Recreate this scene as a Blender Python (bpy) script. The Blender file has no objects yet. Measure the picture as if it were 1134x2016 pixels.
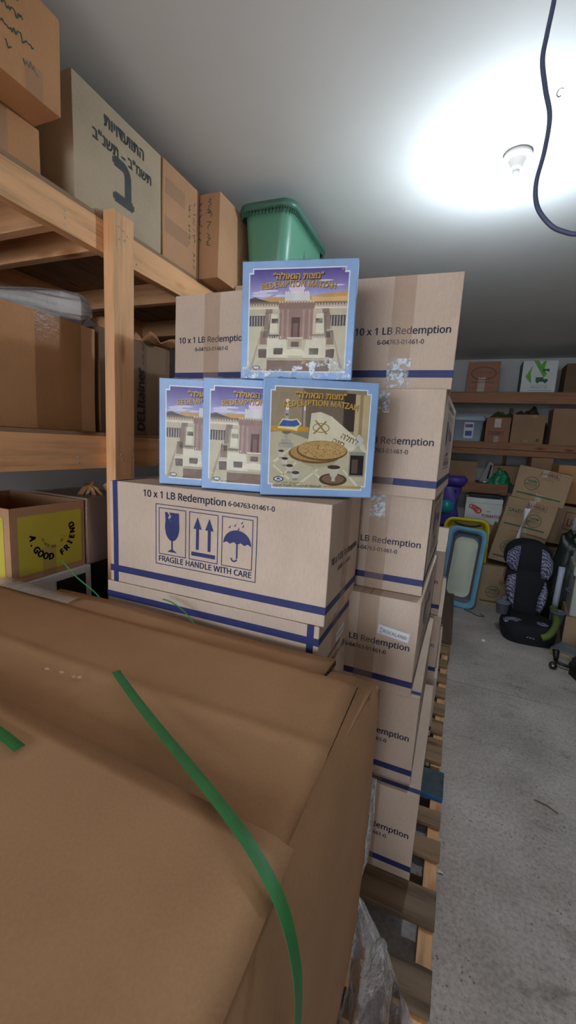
import bpy, bmesh, math, random
from mathutils import Vector, Matrix, Euler
R = math.radians
rnd = random.Random(7)
SC = bpy.context.scene
COL = SC.collection

# ------------------------------------------------------------------ camera
PITCH, ROLL, YAW, FPX = R(9.32), R(3.30), R(21.93), 822.0
fwd = Vector((-math.sin(YAW)*math.cos(PITCH), math.cos(YAW)*math.cos(PITCH), -math.sin(PITCH)))
rt = Vector((math.cos(YAW), math.sin(YAW), 0)); up = rt.cross(fwd)
rt2 = math.cos(ROLL)*rt + math.sin(ROLL)*up; up2 = -math.sin(ROLL)*rt + math.cos(ROLL)*up
cd = bpy.data.cameras.new('camera'); cam = bpy.data.objects.new('camera', cd); COL.objects.link(cam)
m = Matrix((rt2, up2, -fwd)).transposed().to_4x4(); m.translation = Vector((0, 0, 1.5)); cam.matrix_world = m
cd.sensor_fit = 'VERTICAL'; cd.sensor_height = 36.0; cd.lens = FPX/2016*36.0
cd.clip_start = 0.03; cd.clip_end = 100
SC.camera = cam

# ------------------------------------------------------------------ world, lights, exposure
w = bpy.data.worlds.new('overcast_sky'); SC.world = w; w.use_nodes = True
bg = w.node_tree.nodes['Background']; bg.inputs[0].default_value = (0.80, 0.89, 1.0, 1); bg.inputs[1].default_value = 8.6
SC.view_settings.view_transform = 'Standard'; SC.view_settings.look = 'None'
SC.view_settings.gamma = 1; SC.view_settings.use_curve_mapping = False
SC.view_settings.exposure = 0.08
SC.cycles.max_bounces = 8; SC.cycles.diffuse_bounces = 5; SC.cycles.transparent_max_bounces = 16
SC.cycles.use_denoising = True; SC.cycles.sample_clamp_indirect = 4.0; SC.cycles.caustics_reflective = False; SC.cycles.caustics_refractive = False
# the door opening behind the camera: a portal guides the sky light through it
pl = bpy.data.lights.new('door_portal', 'AREA'); pl.shape = 'RECTANGLE'; pl.size = 2.3; pl.size_y = 2.25
pl.cycles.is_portal = True
po = bpy.data.objects.new('door_portal', pl); COL.objects.link(po); po.location = (-.80, -2.6, 1.125); po.rotation_euler = (R(90), 0, 0)
BULB = Vector((0.072, 2.11, 2.72))
ld = bpy.data.lights.new('bulb_light', 'POINT'); ld.energy = 25; ld.color = (0.76, 0.89, 1.0); ld.shadow_soft_size = 0.028
lo = bpy.data.objects.new('bulb_light', ld); COL.objects.link(lo); lo.location = BULB - Vector((0, 0, 0.155))

# ------------------------------------------------------------------ colours and materials
def lin(c):
    return tuple((x/255/12.92 if x/255 <= 0.04045 else ((x/255+0.055)/1.055)**2.4) for x in c) + (1.0,)
MATS = {}
def newmat(name):
    mt = bpy.data.materials.new(name); mt.use_nodes = True; nt = mt.node_tree
    return mt, nt, nt.nodes['Principled BSDF'], nt.links
def noise(nt, scale, detail=3, vec=None, rough=0.5):
    n = nt.nodes.new('ShaderNodeTexNoise'); n.inputs['Scale'].default_value = scale; n.inputs['Detail'].default_value = detail
    n.inputs['Roughness'].default_value = rough
    if vec is not None: nt.links.new(vec, n.inputs['Vector'])
    return n
def coords(nt, scale=(1, 1, 1)):
    tc = nt.nodes.new('ShaderNodeTexCoord'); mp = nt.nodes.new('ShaderNodeMapping'); mp.inputs['Scale'].default_value = scale
    nt.links.new(tc.outputs['Object'], mp.inputs['Vector']); return mp.outputs['Vector']
def ramp(nt, src, stops):
    r = nt.nodes.new('ShaderNodeValToRGB'); e = r.color_ramp.elements
    while len(e) < len(stops): e.new(0.5)
    for i, (p, c) in enumerate(stops): e[i].position = p; e[i].color = c
    nt.links.new(src, r.inputs[0]); return r
def mixc(nt, a, b, fac, mode='MIX'):
    x = nt.nodes.new('ShaderNodeMix'); x.data_type = 'RGBA'; x.blend_type = mode
    for k, v in ((6, a), (7, b), (0, fac)):
        if hasattr(v, 'is_linked') or hasattr(v, 'links'): nt.links.new(v, x.inputs[k])
        else: x.inputs[k].default_value = v
    return x.outputs[2]
def bump(nt, src, strength, dist=0.002, prev=None):
    b = nt.nodes.new('ShaderNodeBump'); b.inputs['Strength'].default_value = strength; b.inputs['Distance'].default_value = dist
    nt.links.new(src, b.inputs['Height'])
    if prev: nt.links.new(prev, b.inputs['Normal'])
    return b.outputs['Normal']
def plain(name, c, rough=0.6, var=0.12, scale=12, bmp=0.1, metal=0.0, spec=0.5):
    if name in MATS: return MATS[name]
    mt, nt, b, L = newmat(name); base = lin(c); v = coords(nt)
    n = noise(nt, scale, 4, v)
    dark = tuple(x*(1-var) for x in base[:3])+(1,); lite = tuple(min(1, x*(1+var)) for x in base[:3])+(1,)
    r = ramp(nt, n.outputs[0], [(0.3, dark), (0.7, lite)])
    L.new(r.outputs[0], b.inputs['Base Color']); b.inputs['Roughness'].default_value = rough; b.inputs['Metallic'].default_value = metal
    b.inputs['Specular IOR Level'].default_value = spec
    if bmp: L.new(bump(nt, noise(nt, scale*8, 3, v).outputs[0], bmp), b.inputs['Normal'])
    MATS[name] = mt; return mt
def cardboard(name, c, flute=0.06):
    if name in MATS: return MATS[name]
    mt, nt, b, L = newmat(name); base = lin(c); v = coords(nt)
    n1 = noise(nt, 5, 4, v); r1 = ramp(nt, n1.outputs[0], [(0.3, tuple(x*0.90 for x in base[:3])+(1,)), (0.7, tuple(x*1.08 for x in base[:3])+(1,))])
    n2 = noise(nt, 260, 2, coords(nt, (1, 1, 0.25))); r2 = ramp(nt, n2.outputs[0], [(0.3, (0.86, 0.85, 0.84, 1)), (0.7, (1, 1, 1, 1))])
    col = mixc(nt, r1.outputs[0], r2.outputs[0], 0.6, 'MULTIPLY')
    L.new(col, b.inputs['Base Color']); b.inputs['Roughness'].default_value = 0.78; b.inputs['Specular IOR Level'].default_value = 0.25
    sx = nt.nodes.new('ShaderNodeSeparateXYZ'); L.new(v, sx.inputs[0])
    ad = nt.nodes.new('ShaderNodeMath'); ad.operation = 'ADD'; L.new(sx.outputs[0], ad.inputs[0]); L.new(sx.outputs[1], ad.inputs[1])
    mu = nt.nodes.new('ShaderNodeMath'); mu.operation = 'MULTIPLY'; mu.inputs[1].default_value = 2*math.pi/0.0075; L.new(ad.outputs[0], mu.inputs[0])
    si = nt.nodes.new('ShaderNodeMath'); si.operation = 'SINE'; L.new(mu.outputs[0], si.inputs[0])
    nb = bump(nt, si.outputs[0], flute, 0.001); nb = bump(nt, n1.outputs[0], 0.25, 0.01, nb)
    L.new(nb, b.inputs['Normal']); MATS[name] = mt; return mt
def wood(name, c, axis='y', dark=0.62, knots=True):
    if name in MATS: return MATS[name]
    mt, nt, b, L = newmat(name); base = lin(c)
    s = {'x': (1.2, 14, 14), 'y': (14, 1.2, 14), 'z': (14, 14, 1.2)}[axis]
    v = coords(nt, s); n = noise(nt, 2.0, 6, v, 0.6)
    r = ramp(nt, n.outputs[0], [(0.28, tuple(x*dark for x in base[:3])+(1,)), (0.5, base), (0.75, tuple(min(1, x*1.15) for x in base[:3])+(1,))])
    col = r.outputs[0]
    if knots:
        k = {'x': (2.2, 7, 7), 'y': (7, 2.2, 7), 'z': (7, 7, 2.2)}[axis]
        vo = nt.nodes.new('ShaderNodeTexVoronoi'); vo.inputs['Scale'].default_value = 1.0; L.new(coords(nt, k), vo.inputs['Vector'])
        rk = ramp(nt, vo.outputs['Distance'], [(0.05, (0.25, 0.13, 0.07, 1)), (0.11, (0.75, 0.6, 0.5, 1)), (0.16, (1, 1, 1, 1))])
        col = mixc(nt, col, rk.outputs[0], 0.85, 'MULTIPLY')
    L.new(col, b.inputs['Base Color']); b.inputs['Roughness'].default_value = 0.65; b.inputs['Specular IOR Level'].default_value = 0.3
    L.new(bump(nt, n.outputs[0], 0.3, 0.002), b.inputs['Normal']); MATS[name] = mt; return mt
def attr_print(name='colour_print', rough=0.5):
    if name in MATS: return MATS[name]
    mt, nt, b, L = newmat(name)
    a = nt.nodes.new('ShaderNodeAttribute'); a.attribute_name = 'Col'
    n = noise(nt, 30, 4, coords(nt)); r = ramp(nt, n.outputs[0], [(0.3, (0.86, 0.86, 0.86, 1)), (0.7, (1.0, 1.0, 1.0, 1))])
    L.new(mixc(nt, a.outputs['Color'], r.outputs[0], 1.0, 'MULTIPLY'), b.inputs['Base Color'])
    b.inputs['Roughness'].default_value = rough; b.inputs['Specular IOR Level'].default_value = .25; MATS[name] = mt; return mt
def film_mat(name, gloss=0.10, milk=0.02, scale=14, bmp=0.6, rough=0.08):
    if name in MATS: return MATS[name]
    mt, nt, b, L = newmat(name); nt.nodes.remove(b); out = nt.nodes['Material Output']
    tr = nt.nodes.new('ShaderNodeBsdfTransparent'); gl = nt.nodes.new('ShaderNodeBsdfGlossy'); gl.inputs['Roughness'].default_value = rough
    d0 = nt.nodes.new('ShaderNodeBsdfDiffuse'); d0.inputs['Color'].default_value = (0.92, 0.92, 0.95, 1)
    tl = nt.nodes.new('ShaderNodeBsdfTranslucent'); tl.inputs['Color'].default_value = (0.92, 0.92, 0.95, 1)
    df = nt.nodes.new('ShaderNodeAddShader'); L.new(d0.outputs[0], df.inputs[0]); L.new(tl.outputs[0], df.inputs[1])
    v = coords(nt, (1, 1, 0.5)); n = noise(nt, scale, 5, v, 0.65); nb = bump(nt, n.outputs[0], bmp, 0.02)
    L.new(nb, gl.inputs['Normal'])
    lw = nt.nodes.new('ShaderNodeLayerWeight'); lw.inputs[0].default_value = 0.25; L.new(nb, lw.inputs['Normal'])
    mr = nt.nodes.new('ShaderNodeMapRange'); mr.inputs[3].default_value = gloss*0.15; mr.inputs[4].default_value = min(1, gloss*4); L.new(lw.outputs['Fresnel'], mr.inputs[0])
    m1 = nt.nodes.new('ShaderNodeMixShader'); m2 = nt.nodes.new('ShaderNodeMixShader')
    m1.inputs[0].default_value = milk; L.new(tr.outputs[0], m1.inputs[1]); L.new(df.outputs[0], m1.inputs[2])
    L.new(mr.outputs[0], m2.inputs[0]); L.new(m1.outputs[0], m2.inputs[1]); L.new(gl.outputs[0], m2.inputs[2])
    L.new(m2.outputs[0], out.inputs['Surface']); MATS[name] = mt; return mt
def crumple_glint_mat(name, lo=.50, hi=.60, scale=45, rough=.12):  # creased film whose glare is painted in as pale noise patches
    if name in MATS: return MATS[name]
    mt, nt, b, L = newmat(name); out = nt.nodes['Material Output']; v = coords(nt)
    n = noise(nt, scale, 6, v, .7); r = ramp(nt, n.outputs[0], [(lo, (0, 0, 0, 1)), (hi, (1, 1, 1, 1))])
    b.inputs['Base Color'].default_value = (.80, .86, .92, 1); b.inputs['Roughness'].default_value = rough; b.inputs['Specular IOR Level'].default_value = 1.0
    L.new(bump(nt, noise(nt, scale*1.6, 4, v, .7).outputs[0], .9, .006), b.inputs['Normal'])
    tr = nt.nodes.new('ShaderNodeBsdfTransparent'); mx = nt.nodes.new('ShaderNodeMixShader'); L.new(r.outputs[0], mx.inputs[0])
    L.new(tr.outputs[0], mx.inputs[1]); L.new(b.outputs[0], mx.inputs[2]); L.new(mx.outputs[0], out.inputs['Surface'])
    MATS[name] = mt; return mt
def tape_mat(name, c, fac=0.55):
    if name in MATS: return MATS[name]
    mt, nt, b, L = newmat(name); out = nt.nodes['Material Output']
    v = coords(nt); n = noise(nt, 60, 4, v, 0.7)
    b.inputs['Base Color'].default_value = lin(c); b.inputs['Roughness'].default_value = 0.16; b.inputs['Specular IOR Level'].default_value = 0.6
    L.new(bump(nt, n.outputs[0], 0.5, 0.003), b.inputs['Normal'])
    tr = nt.nodes.new('ShaderNodeBsdfTransparent'); mx = nt.nodes.new('ShaderNodeMixShader'); mx.inputs[0].default_value = fac
    L.new(tr.outputs[0], mx.inputs[1]); L.new(b.outputs[0], mx.inputs[2]); L.new(mx.outputs[0], out.inputs['Surface'])
    MATS[name] = mt; return mt

TAN = cardboard('tan_carton_board', (206, 184, 165), 0.03); KRAFT = cardboard('kraft_board', (196, 146, 102))
KRAFT2 = cardboard('orange_kraft_board', (192, 148, 112)); GREYKRAFT = cardboard('grey_kraft_board', (188, 170, 144))
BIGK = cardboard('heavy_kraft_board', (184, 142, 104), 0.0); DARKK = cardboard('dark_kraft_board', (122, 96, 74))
NAVY = plain('navy_ink', (38, 45, 100), 0.6, 0.1, 40, 0.0); BLACK = plain('black_ink', (30, 30, 32), 0.6, 0.1, 40, 0.0)
INK = plain('slate_ink', (52, 54, 78), 0.6, 0.1, 40, 0.0)
TAPE = tape_mat('clear_brown_tape', (190, 158, 130), 0.30); WHITE = plain('white_paper', (228, 230, 236), 0.5, 0.04, 20, 0.0)
CRUM = crumple_glint_mat('crumpled_film_glint'); CRUMT = crumple_glint_mat('creased_tape_glint', .44, .56, 70)
CLEAR = film_mat('clear_film', 0.045, 0.0, 16, 0.6, 0.06); WRAP = film_mat('stretch_film', 0.22, 0.22, 18, 0.9, 0.14); BUBB = film_mat('cloudy_wrap', 0.30, 0.22, 40, 0.8, 0.15)
PRINT = attr_print()
PINE = {a: wood('pine_'+a, (234, 180, 130), a) for a in 'xyz'}
OLDW = {a: wood('weathered_wood_'+a, (150, 120, 92), a, 0.5) for a in 'xyz'}
STEEL = plain('screw_steel', (190, 190, 185), 0.3, 0.1, 40, 0, 0.9)

# ------------------------------------------------------------------ mesh helpers
class MB:
    def __init__(s): s.v = []; s.f = []; s.c = []; s.sm = []
    def add(s, vs, fs, col=None, smooth=False):
        o = len(s.v); s.v += [tuple(p) for p in vs]
        for f in fs: s.f.append(tuple(o+i for i in f)); s.c.append(col or (1, 1, 1, 1)); s.sm.append(smooth)
    def box(s, x0, x1, y0, y1, z0, z1, col=None, M=None):
        vs = [Vector((x, y, z)) for z in (z0, z1) for y in (y0, y1) for x in (x0, x1)]
        if M: vs = [M @ v for v in vs]
        s.add(vs, [(0, 2, 3, 1), (4, 5, 7, 6), (0, 1, 5, 4), (2, 6, 7, 3), (0, 4, 6, 2), (1, 3, 7, 5)], col)
    def tube(s, pts, rad, n=8, caps=True):
        pts = [Vector(p) for p in pts]; rs = rad if isinstance(rad, (list, tuple)) else [rad]*len(pts)
        vs = []; fs = []; ref = Vector((0, 0, 1))
        for i, p in enumerate(pts):
            t = (pts[min(i+1, len(pts)-1)]-pts[max(i-1, 0)]).normalized()
            a = t.cross(ref if abs(t.dot(ref)) < 0.95 else Vector((1, 0, 0))).normalized(); b = t.cross(a)
            vs += [p + rs[i]*(math.cos(2*math.pi*k/n)*a+math.sin(2*math.pi*k/n)*b) for k in range(n)]
        for i in range(len(pts)-1):
            fs += [(i*n+k, i*n+(k+1) % n, (i+1)*n+(k+1) % n, (i+1)*n+k) for k in range(n)]
        if caps: fs += [tuple(range(n))[::-1], tuple((len(pts)-1)*n+k for k in range(n))]
        s.add(vs, fs, None, True)
    def lathe(s, prof, n=20, o=(0, 0, 0), M=None):
        o = Vector(o); vs = []
        for r, z in prof:
            for k in range(n):
                p = Vector((r*math.cos(2*math.pi*k/n), r*math.sin(2*math.pi*k/n), z))
                vs.append((M @ p if M else p)+o)
        fs = [(i*n+k, i*n+(k+1) % n, (i+1)*n+(k+1) % n, (i+1)*n+k) for i in range(len(prof)-1) for k in range(n)]
        s.add(vs, fs, None, True)
    def grid(s, fn, nu, nv, smooth=True):
        vs = [fn(i/nu, j/nv) for j in range(nv+1) for i in range(nu+1)]
        s.add(vs, [(j*(nu+1)+i, j*(nu+1)+i+1, (j+1)*(nu+1)+i+1, (j+1)*(nu+1)+i) for j in range(nv) for i in range(nu)], None, smooth)
    def poly(s, pts, fr, off=0.0, col=None):
        s.add([fr(u, v, off) for u, v in pts], [tuple(range(len(pts)))], col)
    def build(s, name, mat, parent=None, warp=None, thick=0):
        me = bpy.data.meshes.new(name); vs = [warp(Vector(v)) for v in s.v] if warp else s.v
        me.from_pydata([tuple(v) for v in vs], [], s.f); me.materials.append(mat)
        if any(c != (1, 1, 1, 1) for c in s.c):
            at = me.color_attributes.new('Col', 'FLOAT_COLOR', 'CORNER'); i = 0
            for p, c in zip(me.polygons, s.c):
                for li in p.loop_indices: at.data[li].color = c
        me.polygons.foreach_set('use_smooth', s.sm); me.update()
        o = bpy.data.objects.new(name, me); COL.objects.link(o)
        if parent: o.parent = parent
        if thick:
            md = o.modifiers.new('t', 'SOLIDIFY'); md.thickness = thick; md.offset = -1
        return o
def tag(o, label=None, cat=None, group=None, kind=None):
    for k, v in (('label', label), ('category', cat), ('group', group), ('kind', kind)):
        if v: o[k] = v
    return o
def thing(name, label, cat, loc=(0, 0, 0), rz=0.0, group=None, rot=None):
    o = bpy.data.objects.new(name, None); COL.objects.link(o); o.location = loc
    o.rotation_euler = rot if rot else (0, 0, rz); o.empty_display_size = 0.05
    return tag(o, label, cat, group)
def frame(o, u, v):
    o, u, v = Vector(o), Vector(u), Vector(v); n = u.cross(v).normalized()
    return lambda a, b, c=0.0: o + u*a + v*b + n*c
def bevelled(o, width=0.003, seg=2):
    md = o.modifiers.new('b', 'BEVEL'); md.width = width; md.segments = seg; md.limit_method = 'ANGLE'; return o
def boxpart(name, mat, parent, x0, x1, y0, y1, z0, z1, bev=0.002, M=None):
    b = MB(); b.box(x0, x1, y0, y1, z0, z1, None, M); o = b.build(name, mat, parent)
    if bev: bevelled(o, bev)
    return o
TX = {}
import os
SANS = None
try:   # the sans-serif font that comes with Blender; the built-in one stands in where it is missing
    for _k in ('LOCAL', 'SYSTEM'):
        _p = bpy.utils.resource_path(_k); _p = os.path.join(_p, 'datafiles', 'fonts', 'NotoSansHebrew-Regular.woff2') if _p else ''
        if _p and os.path.exists(_p): SANS = bpy.data.fonts.load(_p); break
except Exception: SANS = None
def text_geo(s, bold=0.0):
    k = (s, bold)
    if k not in TX:
        cu = bpy.data.curves.new('t', 'FONT'); cu.body = s; cu.size = 1; cu.resolution_u = 3; cu.fill_mode = 'FRONT'
        if SANS: cu.font = SANS
        ob = bpy.data.objects.new('t', cu); COL.objects.link(ob)
        bpy.context.view_layer.update()
        me = bpy.data.meshes.new_from_object(ob.evaluated_get(bpy.context.evaluated_depsgraph_get()))
        vs = [(v.co.x, v.co.y) for v in me.vertices]; fs = [tuple(p.vertices) for p in me.polygons]
        bpy.data.objects.remove(ob); bpy.data.curves.remove(cu); bpy.data.meshes.remove(me)
        x0 = min(v[0] for v in vs); x1 = max(v[0] for v in vs)
        if bold:   # bold: the same outline laid down again, shifted by a pen width
            n0 = len(vs); base = vs[:]; bf_ = fs[:]
            for q, (dx, dy) in enumerate(((-bold, 0), (bold, 0), (0, bold*.7), (0, -bold*.7))):
                vs += [(x+dx, y+dy) for x, y in base]; fs += [tuple(i+n0*(q+1) for i in f) for f in bf_]
        TX[k] = ([(x-x0, y) for x, y in vs], fs, x1-x0)
    return TX[k]
def text(mb, s, fr, u, v, width, off=0.0008, col=None, bold=0.012, align='L', hscale=1.0, arc=0.0, rot=0):
    vs, fs, wd = text_geo(s, bold); k = width/wd; pts = []
    cr, sr = math.cos(rot), math.sin(rot)
    for x, y in vs:
        X = x*k; Y = y*k*hscale
        if align == 'C': X -= width/2
        if arc:
            A = X/arc; X, Y = (arc+Y)*math.sin(A) if arc > 0 else (arc+Y)*math.sin(A), (arc+Y)*math.cos(A)-arc
        X, Y = X*cr-Y*sr, X*sr+Y*cr
        pts.append(fr(u+X, v+Y, off))
    mb.add(pts, fs, col)
def circle(cx, cy, rx, ry=None, n=24, a0=0, a1=2*math.pi):
    ry = ry or rx
    return [(cx+rx*math.cos(a0+(a1-a0)*i/n), cy+ry*math.sin(a0+(a1-a0)*i/n)) for i in range(n)]
def ring(mb, fr, outer, inner, off, col=None):
    n = len(outer); mb.add([fr(u, v, off) for u, v in outer+inner], [(i, (i+1) % n, n+(i+1) % n, n+i) for i in range(n)], col)
def scribble(mb, fr, u, v, wd, h=.008, off=.0018, col=None, seed=1):
    """a line of print too small to read: short upright and level strokes"""
    r = random.Random(seed); x = u
    while x < u+wd-h*.3:
        w_ = r.uniform(.25, .55)*h
        if r.random() > .14:
            a, b_ = (0, 1) if r.random() < .5 else (.1, .75)
            mb.add([fr(x, v+a*h, off), fr(x+h*.16, v+a*h, off), fr(x+h*.16, v+b_*h, off), fr(x, v+b_*h, off)], [(0, 1, 2, 3)], col)
            q = r.choice((0, .45, .8)); mb.add([fr(x, v+q*h, off), fr(x+w_, v+q*h, off), fr(x+w_, v+(q+.18)*h, off), fr(x, v+(q+.18)*h, off)], [(0, 1, 2, 3)], col)
        x += w_+h*.18
def warpfn(seed, amp):
    r = random.Random(seed); ph = [r.uniform(0, 6.28) for _ in range(9)]; fq = [r.uniform(6, 13) for _ in range(9)]
    def f(p):
        g = lambda i: math.sin(fq[i]*p.x+ph[i])*math.sin(fq[i+1]*p.y+ph[i+1])+math.sin(fq[i+2]*p.z+ph[i+2])*0.6
        return Vector((p.x+amp*g(0), p.y+amp*g(3), p.z+amp*0.4*g(6)))
    return f
def shell(W, D, H, n=6):
    """closed box centred on its base, gridded so it can warp"""
    bm = bmesh.new(); bmesh.ops.create_cube(bm, size=1)
    for v in bm.verts: v.co = Vector((v.co.x*W, v.co.y*D, (v.co.z+0.5)*H))
    bmesh.ops.bevel(bm, geom=bm.edges[:], offset=0.0022, segments=2, affect='EDGES', profile=0.5)
    big = [e for e in bm.edges if e.calc_length() > 0.05]
    bmesh.ops.subdivide_edges(bm, edges=big, cuts=n, use_grid_fill=True)
    mb = MB(); bm.verts.index_update()
    mb.add([v.co.copy() for v in bm.verts], [tuple(v.index for v in f.verts) for f in bm.faces]); bm.free()
    return mb
def strip(mb, fr, u0, v0, u1, v1, off=0.0006, n=8, col=None):
    """flat printed or taped strip, cut so it can warp with the board"""
    nu = n if abs(u1-u0) >= abs(v1-v0) else 1; nv = n if nu == 1 else 1
    vs = [fr(u0+(u1-u0)*i/nu, v0+(v1-v0)*j/nv, off) for j in range(nv+1) for i in range(nu+1)]
    mb.add(vs, [(j*(nu+1)+i, j*(nu+1)+i+1, (j+1)*(nu+1)+i+1, (j+1)*(nu+1)+i) for j in range(nv) for i in range(nu)], col)
def faces_of(W, D, H):
    X, Y, Z = Vector((1, 0, 0)), Vector((0, 1, 0)), Vector((0, 0, 1))
    return {'-y': (frame((-W/2, -D/2, 0), X, Z), W), '+x': (frame((W/2, -D/2, 0), Y, Z), D),
            '+y': (frame((W/2, D/2, 0), -X, Z), W), '-x': (frame((-W/2, D/2, 0), -Y, Z), D)}
def symbols(mb, fr, s=1.0, flip=False):
    """fragile glass, two arrows, umbrella in frames, caption; laid out in metres on the long side"""
    F = lambda a, b, c=0: fr(0.168+a*s, 0.079+b*s, c)
    def rect(x0, y0, x1, y1, t=0.0022):
        for a in ((x0, y0, x1, y0+t), (x0, y1-t, x1, y1), (x0, y0, x0+t, y1), (x1-t, y0, x1, y1)): strip(mb, F, a[0], a[1], a[2], a[3], 0.0008, 3)
    rect(0, 0, .317, .173)
    for x in (.011, .112, .214): rect(x, .030, x+.091, .163)
    # wine glass with crack
    g = circle(.056, .112, .024, .040, 16, math.pi, 2*math.pi)
    mb.poly([(.032, .152)]+[(.034, .130)]+g+[(.080, .112), (.0785, .152), (.046, .152), (.053, .140), (.046, .134), (.057, .115), (.042, .137), (.047, .143), (.040, .152)], F, .0008)
    strip(mb, F, .0535, .044, .0585, .078, .0008, 2)
    mb.poly([(.040, .040), (.072, .040), (.066, .044), (.0585, .048), (.0535, .048), (.046, .044)], F, .0008)
    for x in (.139, .176):
        strip(mb, F, x-.0045, .060, x+.0045, .120, .0008, 2); mb.poly([(x-.013, .117), (x+.013, .117), (x, .150)], F, .0008)
    strip(mb, F, .120, .042, .195, .053, .0008, 2)
    # umbrella
    um = circle(.260, .092, .041, .038, 18, 0, math.pi)+[(.219, .092)]
    sc = [(.229, .097), (.239, .092), (.250, .098), (.260, .092), (.270, .098), (.281, .092), (.291, .097)]
    mb.poly(um+sc, F, .0008); strip(mb, F, .2578, .055, .2622, .095, .0008, 2)
    ring(mb, F, circle(.2518, .055, .0104, .0104, 12, math.pi, 2*math.pi), circle(.2518, .055, .0062, .0062, 12, math.pi, 2*math.pi), .0008)
    for x, y in ((.236, .137), (.252, .143), (.262, .134), (.275, .143), (.272, .152)):
        mb.poly([(x-.0025, y-.004), (x+.0022, y-.0035), (x+.0045, y+.0055)], F, .0008)
    text(mb, 'FRAGILE HANDLE WITH CARE', F, .012, .010, .292, .0008, None, 0.02)
NC = [0]
def matzah_carton(label, x0, y0, z0, W=.30, D=.675, H=.30, yaw=0.0, ends=('-y',), longs=(), ringend='-y', flip=False, group=None, sticker=None, tape=('-y',), bare=False, wob=.0012, name='carton', crease_glint=()):
    """tan carton with navy band; x0,y0 = its low corner; long axis = the larger of W,D"""
    NC[0] += 1; wf = warpfn(NC[0], wob)
    t = thing(name, label, 'box', (x0+W/2, y0+D/2, z0), yaw, group)
    o = shell(W, D, H).build('carton_body', TAN, t, wf); F = faces_of(W, D, H)
    if bare: return t
    b = MB(); zb0, zb1 = (.031, .051) if not flip else (H-.051, H-.031)
    for k, (fr, L) in F.items(): strip(b, fr, 0, zb0, L, zb1, .0006, 12)
    Z = frame((-W/2, -D/2, H), (1, 0, 0), (0, 1, 0))
    a0, a1 = .013, .031
    if ringend == '-y': strip(b, Z, 0, a0, W, a1); strip(b, F['+x'][0], a0, 0, a1, H, .0007); strip(b, F['-x'][0], D-a1, 0, D-a0, H, .0007)
    if ringend == '+y': strip(b, Z, 0, D-a1, W, D-a0); strip(b, F['+x'][0], D-a1, 0, D-a0, H, .0007); strip(b, F['-x'][0], a0, 0, a1, H, .0007)
    if ringend == '-x': strip(b, Z, a0, 0, a1, D); strip(b, F['-y'][0], a0, 0, a1, H, .0007); strip(b, F['+y'][0], W-a1, 0, W-a0, H, .0007)
    if ringend == '+x': strip(b, Z, W-a1, 0, W-a0, D); strip(b, F['-y'][0], W-a1, 0, W-a0, H, .0007); strip(b, F['+y'][0], a0, 0, a1, H, .0007)
    b.build('printed_band', NAVY, t, wf)
    sy = MB()
    for e in ends:
        tx = MB(); tc = MB(); fr, L = F[e]; f2 = (lambda a, b_, c=0, fr=fr, L=L: fr(L-a, H-b_, c)) if flip else fr
        text(tx, '10 x 1 LB Redemption', f2, L/2, .148, .262, .0008, None, .022, 'C')
        text(tc, '6-04763-01461-0', f2, L/2, .121, .128, .0008, None, .022, 'C')
        tx.build('printed_text', INK, t, wf); tc.build('printed_code', INK, t, wf)
    for e in longs:
        tx = MB(); tc = MB(); fr, L = F[e]; f2 = (lambda a, b_, c=0, fr=fr, L=L: fr(L-a, H-b_, c)) if flip else fr
        symbols(sy, f2 if True else fr)
        text(tx, '10 x 1 LB Redemption', f2, .126, .268, .266, .0008, None, .022)
        text(tc, '6-04763-01461-0', f2, .400, .270, .130, .0008, None, .022)
        tx.build('printed_text', INK, t, wf); tc.build('printed_code', INK, t, wf)
    if sy.v: sy.build('handling_symbols', NAVY, t, wf)
    tp = MB()
    longy = D > W
    if longy: strip(tp, Z, W/2-.03, 0, W/2+.03, D, .001)
    else: strip(tp, Z, 0, D/2-.03, W, D/2+.03, .001)
    for e in tape: fr, L = F[e]; strip(tp, fr, L/2-.03, 0, L/2+.03, H, .0011)
    tp.build('packing_tape', TAPE, t, wf)
    for e, u0, v0, u1, v1 in crease_glint:
        fr, L = F[e]; q = MB(); q.add([fr(u0+(u1-u0)*i/6, v0+(v1-v0)*j/6, .0020+.0012*math.sin(5*i+3*j)) for j in range(7) for i in range(7)], [(j*7+i, j*7+i+1, (j+1)*7+i+1, (j+1)*7+i) for j in range(6) for i in range(6)])
        q.build('creased_film_glint', CRUMT, t, wf)  # tape highlight painted as pale patches over the creases
    # dark gap between the two top flaps
    sm = MB()
    if longy: strip(sm, Z, W/2-.0012, 0, W/2+.0012, D, .0004)
    else: strip(sm, Z, 0, D/2-.0012, W, D/2+.0012, .0004)
    sm.build('flap_seam', DARKK, t, wf)
    if sticker:
        e, u, v, wd, ht, rot = sticker; fr, L = F[e]
        c, s_ = math.cos(rot), math.sin(rot)
        SF = lambda a, b_, q=0, fr=fr: fr(u+a*c-b_*s_, v+a*s_+b_*c, q)
        lb = MB(); strip(lb, SF, 0, 0, wd, ht, .0013, 4); st = lb.build('address_sticker', WHITE, t, wf)
        l2 = MB(); text(l2, 'ROCKLAND', SF, wd*.17, ht*.28, wd*.76, .0018, None, 0.0); scribble(l2, (lambda a, b_, c=0: SF(wd*.13-b_, ht*.15+a, c)), 0, 0, ht*.7, .006)
        l2.build('sticker_text', BLACK, st, wf)
    return t
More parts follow.
